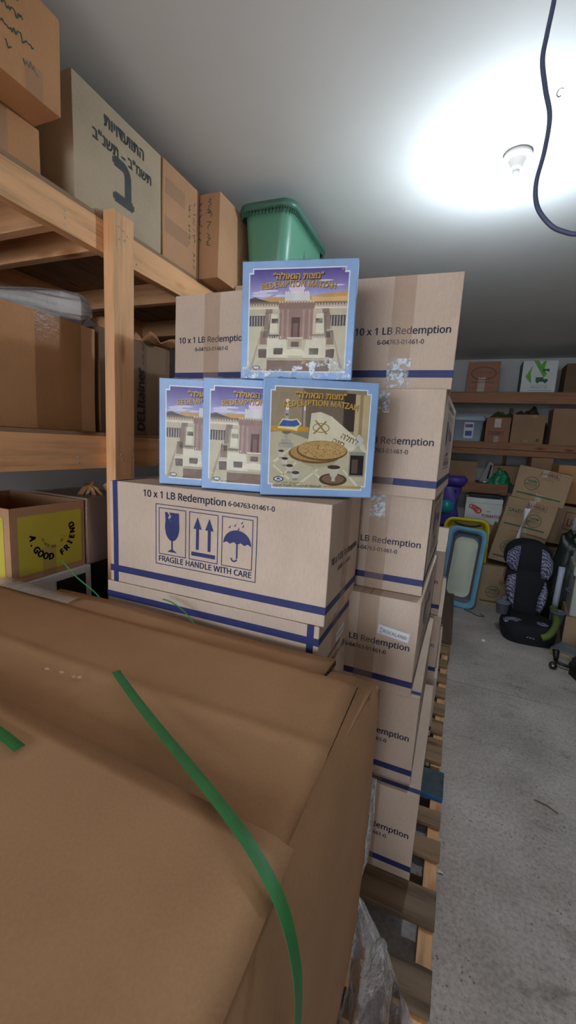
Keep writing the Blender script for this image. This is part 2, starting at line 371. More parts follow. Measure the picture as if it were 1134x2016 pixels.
def simple_carton(name, label, mat, x0, y0, z0, W, D, H, yaw=0, tape=None, group=None, rot=None, wob=.002, decor=None, tmat=None, piv=None):
    NC[0] += 1; wf = warpfn(NC[0], wob)
    t = thing(name, label, 'box', (x0+W/2, y0+D/2, z0), yaw, group, rot)
    shell(W, D, H, 5).build('carton_body', mat, t, wf); F = faces_of(W, D, H); F['top'] = (frame((-W/2, -D/2, H), (1, 0, 0), (0, 1, 0)), W)
    if tape:
        for k, u0, v0, u1, v1 in tape:
            tp = MB(); strip(tp, F[k][0], u0, v0, u1, v1, .0012); tp.build('packing_tape', tmat or TAPE, t, wf)
    if decor: decor(t, F, wf)
    return t

# ================================================================== SETTING
def concrete():
    mt, nt, b, L = newmat('concrete_floor'); v = coords(nt)
    n1 = noise(nt, 1.6, 7, v, 0.62); r1 = ramp(nt, n1.outputs[0], [(0.3, lin((158, 148, 140))), (0.52, lin((196, 186, 179))), (0.72, lin((220, 211, 205)))])
    n2 = noise(nt, 70, 4, v, 0.7); r2 = ramp(nt, n2.outputs[0], [(0.35, (0.62, 0.61, 0.60, 1)), (0.6, (1, 1, 1, 1))])
    c = mixc(nt, r1.outputs[0], r2.outputs[0], 0.8, 'MULTIPLY')
    vo = nt.nodes.new('ShaderNodeTexVoronoi'); vo.inputs['Scale'].default_value = 55; L.new(v, vo.inputs['Vector'])
    r3 = ramp(nt, vo.outputs['Distance'], [(0.10, (0.35, 0.34, 0.33, 1)), (0.22, (1, 1, 1, 1))])
    n3 = noise(nt, 5, 3, v); r4 = ramp(nt, n3.outputs[0], [(0.42, (0, 0, 0, 1)), (0.6, (1, 1, 1, 1))])
    pit = mixc(nt, (1, 1, 1, 1), r3.outputs[0], r4.outputs[0]); c = mixc(nt, c, pit, 0.9, 'MULTIPLY')
    n5 = noise(nt, 3.2, 5, coords(nt, (1, 1.7, 1)), 0.7); r5 = ramp(nt, n5.outputs[0], [(0.30, (0.5, 0.47, 0.45, 1)), (0.42, (1, 1, 1, 1))])
    c = mixc(nt, c, r5.outputs[0], 0.8, 'MULTIPLY')
    L.new(c, b.inputs['Base Color']); b.inputs['Roughness'].default_value = 0.8
    nb = bump(nt, n2.outputs[0], 0.5, 0.003); nb = bump(nt, pit, 0.5, 0.004, nb); L.new(nb, b.inputs['Normal']); return mt
CONC = concrete()
CEIL = plain('ceiling_paint', (220, 221, 219), 0.7, 0.03, 3, 0.06); WALLP = plain('wall_paint', (206, 205, 204), 0.75, 0.06, 3, 0.1)
X0, X1, Y0, Y1, ZC = -2.05, 1.7, -2.6, 6.2, 2.72
def slab(name, mat, *b): o = MB(); o.box(*b); o = o.build(name, mat); o['kind'] = 'structure'; return o
slab('floor', CONC, X0-.1, X1+.1, 2.832, Y1+.1, -.15, 0); slab('floor', CONC, X0-.1, X1+.1, Y0-.1, 2.826, -.15, 0)
slab('floor', plain('joint_dirt', (50, 46, 42), .9), X0-.1, X1+.1, 2.826, 2.832, -.15, -.006)
slab('ceiling', CEIL, X0-.1, X1+.1, Y0-.1, Y1+.1, ZC, ZC+.12)
slab('wall_left', WALLP, X0-.1, X0, Y0, Y1, 0, ZC); slab('wall_right', plain('bounce_cut_wall', (128, 122, 116), .8, .1, 3, .1), X1, X1+.1, Y0, Y1, 0, ZC)  # unseen right wall, darkened to cut bounce onto the big box
slab('wall_back', WALLP, X0-.1, X1+.1, Y1, Y1+.1, 0, ZC)
slab('wall_front', WALLP, X0-.1, -1.95, Y0-.1, Y0, 0, ZC); slab('wall_front', WALLP, -1.95, .35, Y0-.1, Y0, 2.25, ZC); slab('wall_front', WALLP, .35, X1+.1, Y0-.1, Y0, 0, ZC)
slab('driveway_bounce', CONC, -8, 8, -14, Y0-.1, -.17, -.02)  # unseen ground outside, added to bounce sky light in

# ================================================================== LEFT SHELF
sh = thing('storage_shelf', 'rough pine two-level storage shelf along the left wall, post in front', 'shelf', (-1.5, 1.4, 0))
def spart(name, mat, x0, x1, y0, y1, z0, z1, par=sh, bev=.002, off=(-1.5, 1.4, 0)):
    return boxpart(name, mat, par, x0-off[0], x1-off[0], y0-off[1], y1-off[1], z0-off[2], z1-off[2], bev)
spart('beam', PINE['y'], -1.285, -1.246, -.8, 3.2, 2.125, 2.23)
spart('beam', PINE['y'], -1.285, -1.246, -.8, 3.2, 1.368, 1.487)
spart('plywood_deck', OLDW['y'], -2.03, -1.248, -.8, 3.2, 2.2305, 2.2445, bev=0)
spart('plywood_deck', OLDW['y'], -2.03, -1.250, -.8, 3.2, 1.4875, 1.5005, bev=0)
for y in (-.78, 1.215, 3.05): spart('post', PINE['z'], -1.2455, -1.2, y, y+.1, 0, 2.262 if y > 1 and y < 2 else 2.23)
for y in (-.75, -.25, .25, .62, 1.03, 1.21, 1.75, 2.3, 2.9):
    spart('joist', PINE['x'], -2.03, -1.286, y, y+.038, 2.135, 2.2295)
    spart('joist', PINE['x'], -2.03, -1.286, y, y+.038, 1.39, 1.487)
spart('rear_beam', PINE['y'], -2.047, -2.031, -.8, 3.2, 2.13, 2.23); spart('rear_beam', PINE['y'], -2.047, -2.031, -.8, 3.2, 1.39, 1.487)
def screw(par, p, n, r=.0035):
    b = MB(); q = Vector(n).to_track_quat('Z', 'Y').to_matrix(); b.lathe([(0.0, .0016), (r*.7, .0015), (r, .0004), (r, -.002)], 10, p, q); b.build('screw_head', STEEL, par)
for y, z in ((1.06, 2.185), (1.062, 2.165), (1.06, 2.142), (1.352, 2.155), (1.38, 2.15), (1.09, 1.41), (1.09, 1.39)): screw(sh, (-1.2455+1.5, y-1.4, z), (1, 0, 0))
for y, z in ((1.24, 2.215), (1.252, 2.19), (1.243, 2.175), (1.262, 2.21), (1.268, 2.18), (1.285, 2.2), (1.245, 1.42), (1.252, 1.40), (1.30, 1.44), (1.30, 1.41)): screw(sh, (-1.1995+1.5, y-1.4, z), (1, 0, 0))
for y, z in ((1.285, 1.40),): pass

# boxes on the top deck
ZT = 2.245
def marker(mb, fr, u, v, wd, rows, seed, h=.02, off=.001):
    """handwriting: connected loops of a thin felt pen"""
    r = random.Random(seed)
    for k in range(rows):
        x = u; y = v-k*h*1.8; pts = []
        while x < u+wd:
            pts.append((x, y+r.uniform(-h*.5, h*.5))); x += r.uniform(h*.08, h*.26)
            if r.random() < .12: x += h*.5
        for (a, b), (c, d) in zip(pts, pts[1:]):
            if c-a > h*.5: continue
            nx, ny = -(d-b), (c-a); L = math.hypot(nx, ny) or 1; nx, ny = nx/L*.0013, ny/L*.0013
            mb.add([fr(a+nx, b+ny, off), fr(a-nx, b-ny, off), fr(c-nx, d-ny, off), fr(c+nx, d+ny, off)], [(0, 1, 2, 3)])
GREEN_INK = plain('green_ink', (40, 82, 62), .6, .1, 40, 0)
def d_hand(face, u, v, wd, rows, seed, h, mat=GREEN_INK, name='handwriting', swap=False):
    def f(t, F, wf):
        b = MB(); fr = F[face][0]; f2 = (lambda a, b_, c=0: fr(b_, a, c)) if swap else fr
        marker(b, f2, u, v, wd, rows, seed, h); b.build(name, mat, t, wf)
    return f
simple_carton('carton', 'flattened kraft box under the green-marked box at the top left corner', KRAFT, -1.70, .50, ZT, .445, .487, .118, tape=[('+x', .33, 0, .39, .118)])
def dec_tl(t, F, wf):
    for a in ((.10, .185, .30, 2, 3, .020), (.06, .105, .38, 2, 5, .024)):
        b = MB(); marker(b, F['+x'][0], *a); b.build('handwriting', GREEN_INK, t, wf)
simple_carton('carton', 'kraft box with green handwriting, uppermost at the top left near the ceiling', KRAFT, -1.62, .47, 2.366, .47, .505, .236, tape=[('+x', .40, 0, .45, .07)], decor=dec_tl)
def dec_heb(t, F, wf):
    fr = F['+x'][0]; ch = plain('charcoal_ink', (58, 60, 58), .6, .1, 30, 0)
    b = MB(); text(b, '\u05EA\u05D5\u05D9\u05D5\u05D3\u05E2\u05D5\u05D5\u05EA\u05D4', fr, .225, .290, .192, .0012, None, .03, 'C', 1.2); b.build('printed_letters', ch, t, wf)
    b = MB(); text(b, '\u05D1\u0022\u05E0\u05E9\u05EA \u2013 \u05D1\u0022\u05DE\u05E9\u05EA', fr, .220, .225, .284, .0012, None, .025, 'C', 1.15); b.build('printed_letters', ch, t, wf)
    b = MB(); text(b, '\u05D1', fr, .215, .085, .088, .0012, None, .035, 'C', 1.25); b.build('printed_letters', ch, t, wf)
simple_carton('carton', 'greyish box printed with black Hebrew lettering and one huge letter, on the top shelf', GREYKRAFT, -1.62, 1.105, ZT, .368, .422, .365, decor=dec_heb)
def dec_b3(t, F, wf):
    fr = F['+x'][0]; f2 = lambda a, b_, c=0: fr(b_, a, c)
    for a in ((.03, .215, .28, 1, 9, .022), (.12, .18, .16, 1, 19, .015)): b = MB(); marker(b, f2, *a); b.build('handwriting', GREEN_INK, t, wf)
simple_carton('carton', 'kraft box with crossed tape patches standing right of the Hebrew-lettered box', KRAFT2, -1.60, 1.538, ZT, .35, .252, .368, tape=[('+x', .015, .245, .145, .305), ('+x', .01, .10, .17, .16)], decor=dec_b3)
def dec_b4(t, F, wf):
    b = MB(); marker(b, (lambda a, b_, c=0, fr=F['-y'][0], L=F['-y'][1]: fr(L-.055+b_, a, c)), .14, .0, .20, 2, 23, .026); b.build('handwriting', GREEN_INK, t, wf)
simple_carton('carton', 'clean kraft box with dark scrawl on its narrow end, beside the green tote', KRAFT2, -1.53, 1.80, ZT, .385, .445, .362, tape=[('+x', .27, 0, .32, .10)], decor=dec_b4)

# green tote, standing on cartons behind
TG = plain('green_plastic', (92, 146, 120), .38, .05, 6, .03); TGD = plain('green_lid_plastic', (66, 108, 92), .4, .06, 6, .03)
def rrect(w_, h_, r, n=6):
    pts = []
    for cx, cy, a in ((w_/2-r, h_/2-r, 0), (-w_/2+r, h_/2-r, 90), (-w_/2+r, -h_/2+r, 180), (w_/2-r, -h_/2+r, 270)):
        pts += [(cx+r*math.cos(R(a+90*i/n)), cy+r*math.sin(R(a+90*i/n))) for i in range(n+1)]
    return pts
def loft(mb, rings, cap0=True, cap1=True, smooth=True):
    n = len(rings[0]); vs = [p for r_ in rings for p in r_]
    fs = [(i*n+k, i*n+(k+1) % n, (i+1)*n+(k+1) % n, (i+1)*n+k) for i in range(len(rings)-1) for k in range(n)]
    mb.add(vs, fs, None, smooth)
    if cap0: mb.add(rings[0], [tuple(range(n))[::-1]])
    if cap1: mb.add(rings[-1], [tuple(range(n))])
tt = thing('storage_tote', 'green plastic storage tote with lid high behind the cartons under the ceiling', 'tote', (-1.006, 2.245, 2.261), R(1))
W_, D_ = .262, .54
b = MB(); loft(b, [[(x, y, z) for x, y in rrect(W_-i, D_-i, .055, 8)] for z, i in ((0, .07), (.01, .06), (.33, .012), (.345, .012))], smooth=True); b.build('tote_body', TG, tt)
b = MB(); loft(b, [[(x, y, z) for x, y in rrect(W_+i, D_+i, .065, 8)] for z, i in ((.335, .012), (.332, .034), (.352, .04), (.366, .034), (.372, .01), (.372, -.03))]); b.build('tote_lid', TGD, tt)
b = MB()
for k in range(46):
    a = rrect(W_+.022, D_+.022, .06, 8); 
    P = a; n_ = len(P); tot = 0; seg = []
for q in range(n_):
    (xa, ya), (xb, yb) = P[q], P[(q+1) % n_]; L_ = math.hypot(xb-xa, yb-ya); k_ = max(1, int(L_/.018))
    for i in range(k_):
        x, y = xa+(xb-xa)*(i+.5)/k_, ya+(yb-ya)*(i+.5)/k_; b.box(x-.0025, x+.0025, y-.0025, y+.0025, .312, .334)
o = b.build('rim_ribs', TGD, tt)
b = MB(); M_ = Matrix.Translation((.114, .02, .20)) @ Matrix.Rotation(R(-4.5), 4, 'Y')
loft(b, [[M_ @ Vector((z, x, y)) for x, y in rrect(.10-i, .17-i, .03, 6)] for z, i in ((0, 0), (.008, .004), (.008, .022), (.0, .03))], False, True); b.build('handle_recess', TGD, tt)

# ================================================================== boxes on the lower deck
ZL = 1.501
simple_carton('carton', 'large shaded kraft box on the lower shelf left of the post', KRAFT, -1.90, .42, ZL, .55, .845, .385, tape=[('+x', .60, 0, .78, .385)], tmat=tape_mat('faint_brown_band', (150, 104, 66), .35))  # wide faint band, darker than the board, on the right part of the aisle face
def dec_deli(t, F, wf):
    fr = F['+x'][0]
    b = MB()
    f2 = lambda a, b_, c=0: fr(.255-b_, a, c)
    text(b, 'DELItainer', f2, .02, 0, .27, .0012, None, .05, 'L', 1.1); b.build('printed_letters', BLACK, t, wf); b = MB(); scribble(b, f2, .31, 0.0, .10, .014, .0012); b.build('printed_letters', BLACK, t, wf); b = MB()
    f3 = lambda a, b_, c=0: fr(.045-b_, a, c)
    scribble(b, f3, .02, -.01, .09, .03, .0012, None, 4)
    b.build('printed_letters', BLACK, t, wf)
    # torn upper flaps
    for k, (y0, y1, s, h) in enumerate(((-.20, .04, 1, .05), (.02, .21, -1, .035))):
        q = MB(); r = random.Random(k+40)
        q.grid(lambda u, v: Vector((.17-.05*v*s+.01*math.sin(9*u), y0+(y1-y0)*u, .405+h*v*(.6+.5*math.sin(7*u+k*2)) )), 10, 3); q.build('torn_flap', KRAFT, t, None, .004)
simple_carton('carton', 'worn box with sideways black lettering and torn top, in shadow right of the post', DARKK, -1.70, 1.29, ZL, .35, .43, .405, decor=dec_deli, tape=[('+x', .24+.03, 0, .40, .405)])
rl = thing('wrapped_roll', 'cloudy plastic-wrapped roll lying on the kraft box behind the post', 'roll', (-1.40, 1.22, 1.947))
pts = [Vector((.022, .03, .004)), Vector((.02, .012, .0)), Vector((-.02, -.02, .002)), Vector((-.12, -.06, .014)), Vector((-.28, -.13, .03)), Vector((-.55, -.25, .05))]
b = MB(); b.tube(pts, [.034, .050, .053, .042, .020, .016], 18); b.build('roll_core', plain('roll_paper', (200, 192, 180), .6), rl)
b = MB(); r = random.Random(3)
b.tube([p+Vector((0, 0, .001)) for p in pts], [.040, .056, .059, .048, .025, .020], 26); 
b.v = [tuple(Vector(v)+Vector((r.uniform(-1, 1), r.uniform(-1, 1), r.uniform(-1, 1)))*.0045) for v in b.v]; b.sm = [False]*len(b.f); b.build('plastic_wrap', BUBB, rl)

# ================================================================== under the shelf, left
YEL = plain('yellow_print', (204, 186, 66), .6, .06, 8, 0)
yb = thing('open_box', 'open kraft box with yellow printed panels and lettering, left edge', 'box', (-1.529, 1.029, .985))
def openbox(t, W, D, H, mat, th=.005):
    for nm, (a, b_, c, d) in (('front_panel', (-W/2, W/2, -D/2, -D/2+th)), ('back_panel', (-W/2, W/2, D/2-th, D/2)), ('side_panel', (-W/2, -W/2+th, -D/2+th, D/2-th)), ('side_panel', (W/2-th, W/2, -D/2+th, D/2-th))):
        boxpart(nm, mat, t, a, b_, c, d, 0, H, .0015)
    boxpart('bottom_panel', mat, t, -W/2+th, W/2-th, -D/2+th, D/2-th, 0, th, 0)
openbox(yb, .418, .292, .256, KRAFT2)
b = MB(); fr = frame((.2095, -.146, 0), (0, 1, 0), (0, 0, 1))
strip(b, fr, .026, .022, .276, .225, .0006); 
b.build('yellow_panel', YEL, yb)
b = MB(); fr0 = frame((-.209, -.1465, 0), (1, 0, 0), (0, 0, 1)); strip(b, fr0, .03, .022, .39, .225, .0006)
b.build('yellow_panel', YEL, yb)
b = MB(); C_ = lambda a, b_, c=0: fr(.156+a*1.32, .146+b_*1.32, c)
word = 'A.GOOD FRIEND'
for i, ch in enumerate(word):
    if ch == ' ': continue
    A = R(-78-112+ i*16.5+10); 
    g = text_geo(ch, .06); k = .0285
    ca, sa = math.cos(A), math.sin(A)
    vs = [((x-g[2]/2)*k*.95, (y-.35)*k) for x, y in g[0]]
    # letters stand outward-down along the smile
    vs = [C_(ca*.058 + x*-sa + y*-ca, sa*.058 + x*ca + y*-sa, .0012) for x, y in vs]
    b.add(vs, g[1])
scribble(b, lambda a, h_, c=0: C_(math.cos(R(-170)+a/.036)*(.036-h_), math.sin(R(-170)+a/.036)*(.036-h_), c), 0, 0, .100, .0075, .0012, None, 14)
b.build('printed_letters', BLACK, yb)
b = MB(); strip(b, fr, .112, 0, .165, .105, .0010); b.build('packing_tape', TAPE, yb)
wc = simple_carton('carton', 'white carton with a dark photo panel under the yellow-panelled open box', plain('white_board', (226, 226, 230), .5, .04, 8, .05), -1.70, .885, .66, .395, .305, .323,
    decor=lambda t, F, wf: (lambda b: (strip(b, F['+x'][0], .150, .05, .278, .297, .0012), b.build('photo_panel', plain('dark_photo', (26, 30, 34), .4, .6, 25, 0), t, wf)))(MB()))
simple_carton('carton', 'plain kraft box on the floor under the white carton with the dark photo', KRAFT, -1.72, .885, 0, .43, .31, .659)
simple_carton('carton', 'added black box standing for the shade in the gap left of the fragile carton', plain('gap_shade_black', (24, 24, 26), .5), -1.62, 1.20, 0, .31, .20, .98)  # made-up box, black to stand for the shade of the gap
bu = simple_carton('wrapped_bundle', 'small kraft bundle in clear film between open box and fragile carton', KRAFT2, -1.62, 1.19, .983, .30, .22, .26, wob=.006)
b = shell(.312, .232, .266, 5); b.build('film_cover', film_mat('bundle_film', .25, .12, 16, .8), bu, warpfn(77, .004))
for k in range(5):
    q = MB(); q.grid(lambda u, v: Vector((.03+.025*k+.03*u, -.06+.02*k+.05*v*math.cos(k), .255+.05*v+.02*u*math.sin(k*2))), 3, 3); q.build('torn_flap', KRAFT, bu, None, .002)

# ================================================================== NAVY-BANDED CARTONS
ORD = ['lowest', 'second', 'third', 'fourth', 'fifth', 'top']
LV = [.151, .4525, .754, 1.0555, 1.357, 1.6585]
LV = [.153+i*.3035 for i in range(7)]
HB = .302
right = [(1.209, .001, 0), (1.244, -.033, 0), (1.227, -.061, -1.0), (1.284, -.063, -.6), (1.235, -.056, -1.3), (1.262, -.046, 3.2)]
desc = ['lowest carton of the right-hand column, standing straight on the pallet', 'carton on the lowest one of the right-hand column, set slightly back',
    'carton with white sticker in the right-hand column, third from the pallet', 'carton in the right-hand column just above the one with the white sticker',
    'carton directly under the top one of the right-hand column, clear tape creased', 'topmost carton of the right-hand column with shiny tape, full lettering in view']
for i, (y, x, a) in enumerate(right):
    cx_, cy_ = -.15*math.cos(R(a))-.3375*math.sin(R(a)), -.15*math.sin(R(a))+.3375*math.cos(R(a))
    matzah_carton(desc[i], x+cx_-.15, y+cy_-.3375, LV[i], yaw=R(a), H=HB, longs=('+x',), ringend='-y' if i in (0, 1, 3) else '+y', group='navy-banded cartons of the right-hand column', crease_glint={5: (('-y', .120, .002, .185, .082),), 4: (('-y', .10, .235, .15, .296),), 3: (('-y', .12, .22, .165, .298),)}.get(i, ()),
        sticker=('-y', .182, .185, .094, .029, R(-7)) if i == 2 else None)
for i in range(6):
    top = i == 5
    matzah_carton('top carton of the left column, its lettering cut off by the upright blue box' if top else 'tan carton %s from the pallet, under the left top carton' % ORD[i],
        -.962, 1.252 if top else 1.25, LV[i]+(.0 if top else 0), H=HB, group='navy-banded cartons of the left column', bare=not top and i < 4)
    matzah_carton('tan carton %s in the hidden middle column between left and right columns' % ORD[i], -.661, 1.262, LV[i], W=.268, H=HB, group='navy-banded cartons of the middle column', bare=i < 4)
# the near stack lies crosswise
XF = [-.262, -.272, -.268, -.266]
fd = ['top carton of the near stack, glass, arrows and umbrella symbols, blue boxes on it', 'upside-down carton directly under the one with the fragile symbols',
    'carton third from the top of the near stack, hidden by the big box', 'lowest carton of the near stack on the pallet']
for i, lv in enumerate((3, 2, 1, 0)):
    matzah_carton(fd[i], XF[i]-.675, .925, LV[lv], W=.675, D=.305, H=HB, ends=('+x',) if i < 2 else (), longs=('-y',) if i == 0 else (), ringend='-x' if i == 0 else '+x', flip=i == 1,
        tape=('+x',), group='navy-banded cartons of the near stack', bare=i > 1, sticker=('+x', .17, .185, .085, .03, R(4)) if i == 1 else None)
# second row along the aisle
for i, (xr, lab) in enumerate(((.012, 'lowest carton of the second row along the aisle'), (.0, 'carton with pale sheet on its side, middle of the second row'), (-.018, 'uppermost carton of the second row along the aisle, behind the stickered one'))):
    t = matzah_carton(lab, xr-.30, 1.955, LV[i], H=HB, longs=('+x',), ringend='+y', group='navy-banded cartons of the second row')
    if i == 1:
        b = MB(); strip(b, frame((.15, -.3375, 0), (0, 1, 0), (0, 0, 1)), .10, .02, .40, .28, .003); b.build('pale_sheet', plain('pale_sheet', (178, 186, 200), .4, .03, 10, 0), t)
for i in range(7):
    matzah_carton('tan carton %s in the tall column carrying the green tote' % (ORD+['seventh'])[i], -1.14, 1.955, LV[i], W=.30, D=.62, H=HB if i < 6 else .287, group='navy-banded cartons carrying the tote', bare=i < 5)

# ================================================================== PALLETS
BLUEP = plain('blue_paint_worn', (38, 100, 165), .6, .35, 10, .2); DKB = wood('stained_board_x', (128, 106, 84), 'x', .35)
def pallet(label, x0, x1, y0, y1, boards, loc, zt=.15):
    t = thing('pallet', label, 'pallet', (loc[0], loc[1], 0)); ox, oy = loc
    for a in (x0, (x0+x1)/2-.02, x1-.045): boxpart('stringer', OLDW['y'] if a < x1-.1 else PINE['y'], t, a-ox, a+.04-ox, y0-oy, y1-oy, .018, zt-.019, .002)
    for k, (a, b_, mt) in enumerate(boards):
        boxpart('top_board', mt, t, x0-ox, x1+rnd.uniform(-.004, .004)-ox, a-oy, b_-oy, zt-.018, zt, .0025)
    for a in (y0, (y0+y1)/2-.05, y1-.1): boxpart('bottom_board', OLDW['x'], t, x0-ox, x1-ox, a-oy, a+.1-oy, 0, .017, .002)
    return t
pallet('pallet with a blue-edged board, dark stained near boards, under the cartons', -1.13, .085, .89, 1.745,
    [(.90, 1.0, DKB), (1.105, 1.215, DKB), (1.325, 1.40, OLDW['x']), (1.46, 1.53, OLDW['x']), (1.60, 1.745, plain('dirty_blue_board', (66, 82, 88), .8, .4, 14, .3))], (-.5, 1.3))
bp_ = boxpart('painted_edge', BLUEP, bpy.data.objects['pallet'], -.63, .584, .2965, .2995, .131, .1495, 0)
pb = [(1.80, 1.96, OLDW['x'])]+[(y, y+.10, OLDW['x']) for y in (2.01, 2.17, 2.34, 2.51, 2.70, 2.90)]
pallet('weathered pallet with open slats further down the aisle', -1.10, .072, 1.79, 3.01, pb, (-.5, 2.4))
pallet('pallet under the big brown box, mostly hidden', -1.36, -.125, -.40, .86, [(y, y+.1, OLDW['x']) for y in (-.4, -.2, 0, .2, .4, .6, .76)], (-.75, .2))
pk = thing('plank_sheet', 'dark brown sheet of board lying at the far end of the pallets', 'board', (-.5, 3.6, 0))
boxpart('board_sheet', wood('dark_board', (98, 78, 66), 'y', .7, False), pk, -.6, .585, -.56, .56, .1505, .172)
for a in (-.6, 0, .52): boxpart('runner', OLDW['y'], pk, a, a+.06, -.56, .56, 0, .15)
boxpart('end_slat', OLDW['x'], pk, -.6, .572, -.575, -.561, .10, .15)

# ================================================================== BIG BROWN BOX, near
bb = thing('bulk_box', 'huge plain brown bulk box with overlapping top flaps, foreground', 'box', (-.75, .25, .151))
def L_(x, y, z): return Vector((x+.75, y-.25, z-.151))
def panel(name, quad, nu=10, nv=10, mat=BIGK, amp=.003, thick=.006, seed=1, sag=None):
    a, b_, c, d = [L_(*q) for q in quad]; wf = warpfn(seed, amp); q = MB()
    def fn(u, v):
        p = a*(1-u)*(1-v)+b_*u*(1-v)+c*u*v+d*(1-u)*v
        if sag: p = p+Vector((0, 0, sag(u, v)))
        return wf(p)
    q.grid(fn, nu, nv); return q.build(name, mat, bb, None, thick)
# sides
XR, XL, YF, YN = -.112, -1.36, .868, -.40
def side(name, P, Q, seed, bulge):   # P,Q top corners; wall from z .985 to .16
    q = MB(); a, b_ = Vector((*P, 0)), Vector((*Q, 0)); nrm = Vector(((b_-a).y, -(b_-a).x, 0)).normalized(); wf = warpfn(seed, .002)
    def fn(u, v):
        p = a.lerp(b_, u); z = .985+(.155-.985)*v
        p = p+nrm*bulge*math.sin(math.pi*u)*math.sin(math.pi*v)
        return L_(p.x, p.y, z)
    q.grid(fn, 14, 14); return q.build(name, BIGK, bb, None, 0)
side('side_panel', (XR, YF), (XL, YF), 12, .008)
side('side_panel', (XL, YF), (XL, YN), 13, .01); side('side_panel', (XL, YN), (XR, YN), 14, .01)
# right side: its top edge meets the flaps, drops into a notch at the far end and leans in towards the floor
q = MB(); wf = warpfn(11, .0022); YS = [YN+(.80-YN)*i/16 for i in range(17)]+[.806, .818, .835, .850, YF]
def side_row(y):
    if y <= .80: tz, tx = 1.0155, -.1412
    elif y <= .818: k = (y-.80)/.018; tz, tx = 1.0155-.0355*k, -.1412+.014*k
    else: k = (y-.818)/(YF-.818); tz, tx = .98+.020*k, -.127+.013*k
    out = [(tx, tz)]
    far = max(0, (y-.70)/.168)
    for z, x in ((.985, -.128+.012*far), (.95, -.120+.010*far), (.90, -.113+.006*far), (.80, -.106), (.70, -.104), (.60, -.104), (.48, -.106), (.34, -.110), (.24, -.116), (.155, -.124)):
        if z == .985: z = min(z, tz-.004)
        out.append((x, z))
    return out
vs = []; rows = [side_row(y) for y in YS]; nr = len(rows[0])
for y, rw in zip(YS, rows):
    for k, (x, z) in enumerate(rw):
        p = wf(Vector((x, y, z))) if k > 1 else Vector((x, y, z)); p.y = y; vs.append(L_(*p))
q.add(vs, [(i*nr+k, i*nr+k+1, (i+1)*nr+k+1, (i+1)*nr+k) for i in range(len(YS)-1) for k in range(nr-1)], None, True); q.build('side_panel', BIGK, bb, None, 0)
panel('inner_flap', [(XL, .40, .992), (-.150, .40, .992), (-.117, YF-.012, .998), (XL, YF, .992)], 8, 8, seed=2, amp=.0, thick=.004)
panel('inner_flap', [(XL, YN, .992), (-.150, YN, .992), (-.150, .40, .992), (XL, .40, .992)], 8, 8, seed=2, amp=.0, thick=.004)
panel('inner_board', [(-1.10, .79, 1.006), (-.222, .80, 1.008), (-.217, .884, 1.014), (-1.10, .884, 1.016)], 14, 3, seed=4, amp=.0012, thick=.009, sag=lambda u, v: .005*math.sin(6*u))
q = MB()
for k in range(10):
    y = .806+.0078*k; xx = L_(-.2195+.0005*k, 0, 0).x; q.box(xx-.001, xx+.0016, L_(0, y, 0).y, L_(0, y+.0032, 0).y, 1.001-.151, 1.012-.151)
q.build('corrugated_edge', plain('flute_shadow', (70, 50, 36), .8), bb)
def far_sag(u, v):
    y = .38+.424*v; s = -.014*min(1, max(0, (.587-y)/.13))+.003*max(0, 1-abs(y-.587)/.02)
    if v > .955: s -= .010*((v-.955)/.045)**2
    if u > .985: s -= .004*((u-.985)/.015)**2
    return s+.0022*math.sin(5*u+3*v)
panel('far_flap', [(-1.36, .38, 1.020), (-.140, .38, 1.020), (-.1435, .804, 1.020), (-1.36, .815, 1.022)], 44, 40, seed=6, amp=.0006, thick=.005, sag=far_sag)
panel('fold_shoulder', [(-.60, .802, 1.008), (-.150, .802, 1.008), (-.160, YF-.01, .999), (-.60, YF+.002, .998)], 10, 4, seed=7, amp=.0, thick=.003)
def near_sag(u, v):
    s = .011*max(0, (v-.70)/.30)**1.5+.0025*math.sin(4.1*u+1)*v
    if u > .97: s -= .007*((u-.97)/.03)**2
    return s
panel('near_flap', [(-1.36, YN, 1.024), (-.130, YN, 1.024), (-.131, .404, 1.024), (-1.36, .47, 1.024)], 44, 30, seed=8, amp=.0008, thick=.006, sag=near_sag)
for k, (x, y) in enumerate(((-.70, .545), (-.655, .548), (-.665, .544), (-.735, .54))):
    q = MB(); q.grid(lambda u, v: L_(x+.012*u+.003*v, y+.006*v+.003*u, 1.0215+.004*math.sin(3*u)), 3, 2); q.build('torn_paper', plain('torn_paper', (205, 170, 140), .8), bb)
# green straps
GST = plain('green_strap', (52, 124, 66), .5, .1, 30, .05)
def strap(name, label, pts, wd, side_dir, n=10, mat=GST, th=.0005):
    P = [Vector(p) for p in pts]; o = P[0].copy(); t = thing(name, label, 'strap', o, 0, 'green packing straps')
    # catmull-rom
    S = []
    for i in range(len(P)-1):
        p0, p1, p2, p3 = P[max(i-1, 0)], P[i], P[i+1], P[min(i+2, len(P)-1)]
        for k in range(n):
            u = k/n; S.append(.5*((2*p1)+(-p0+p2)*u+(2*p0-5*p1+4*p2-p3)*u*u+(-p0+3*p1-3*p2+p3)*u**3))
    S.append(P[-1]); q = MB(); vs = []
    for i, p in enumerate(S):
        s = side_dir(i/(len(S)-1)).normalized()*wd/2; vs += [p-s-o, p-s*.33-o+Vector((0, 0, .0006)), p+s*.33-o+Vector((0, 0, .0006)), p+s-o]
    fs = [(4*i+j, 4*i+j+1, 4*i+j+5, 4*i+j+4) for i in range(len(S)-1) for j in range(3)]
    q.add(vs, fs, None, False); ob = q.build('strap_band', mat, t); md = ob.modifiers.new('t', 'SOLIDIFY'); md.thickness = th; md.offset = 0
    return t
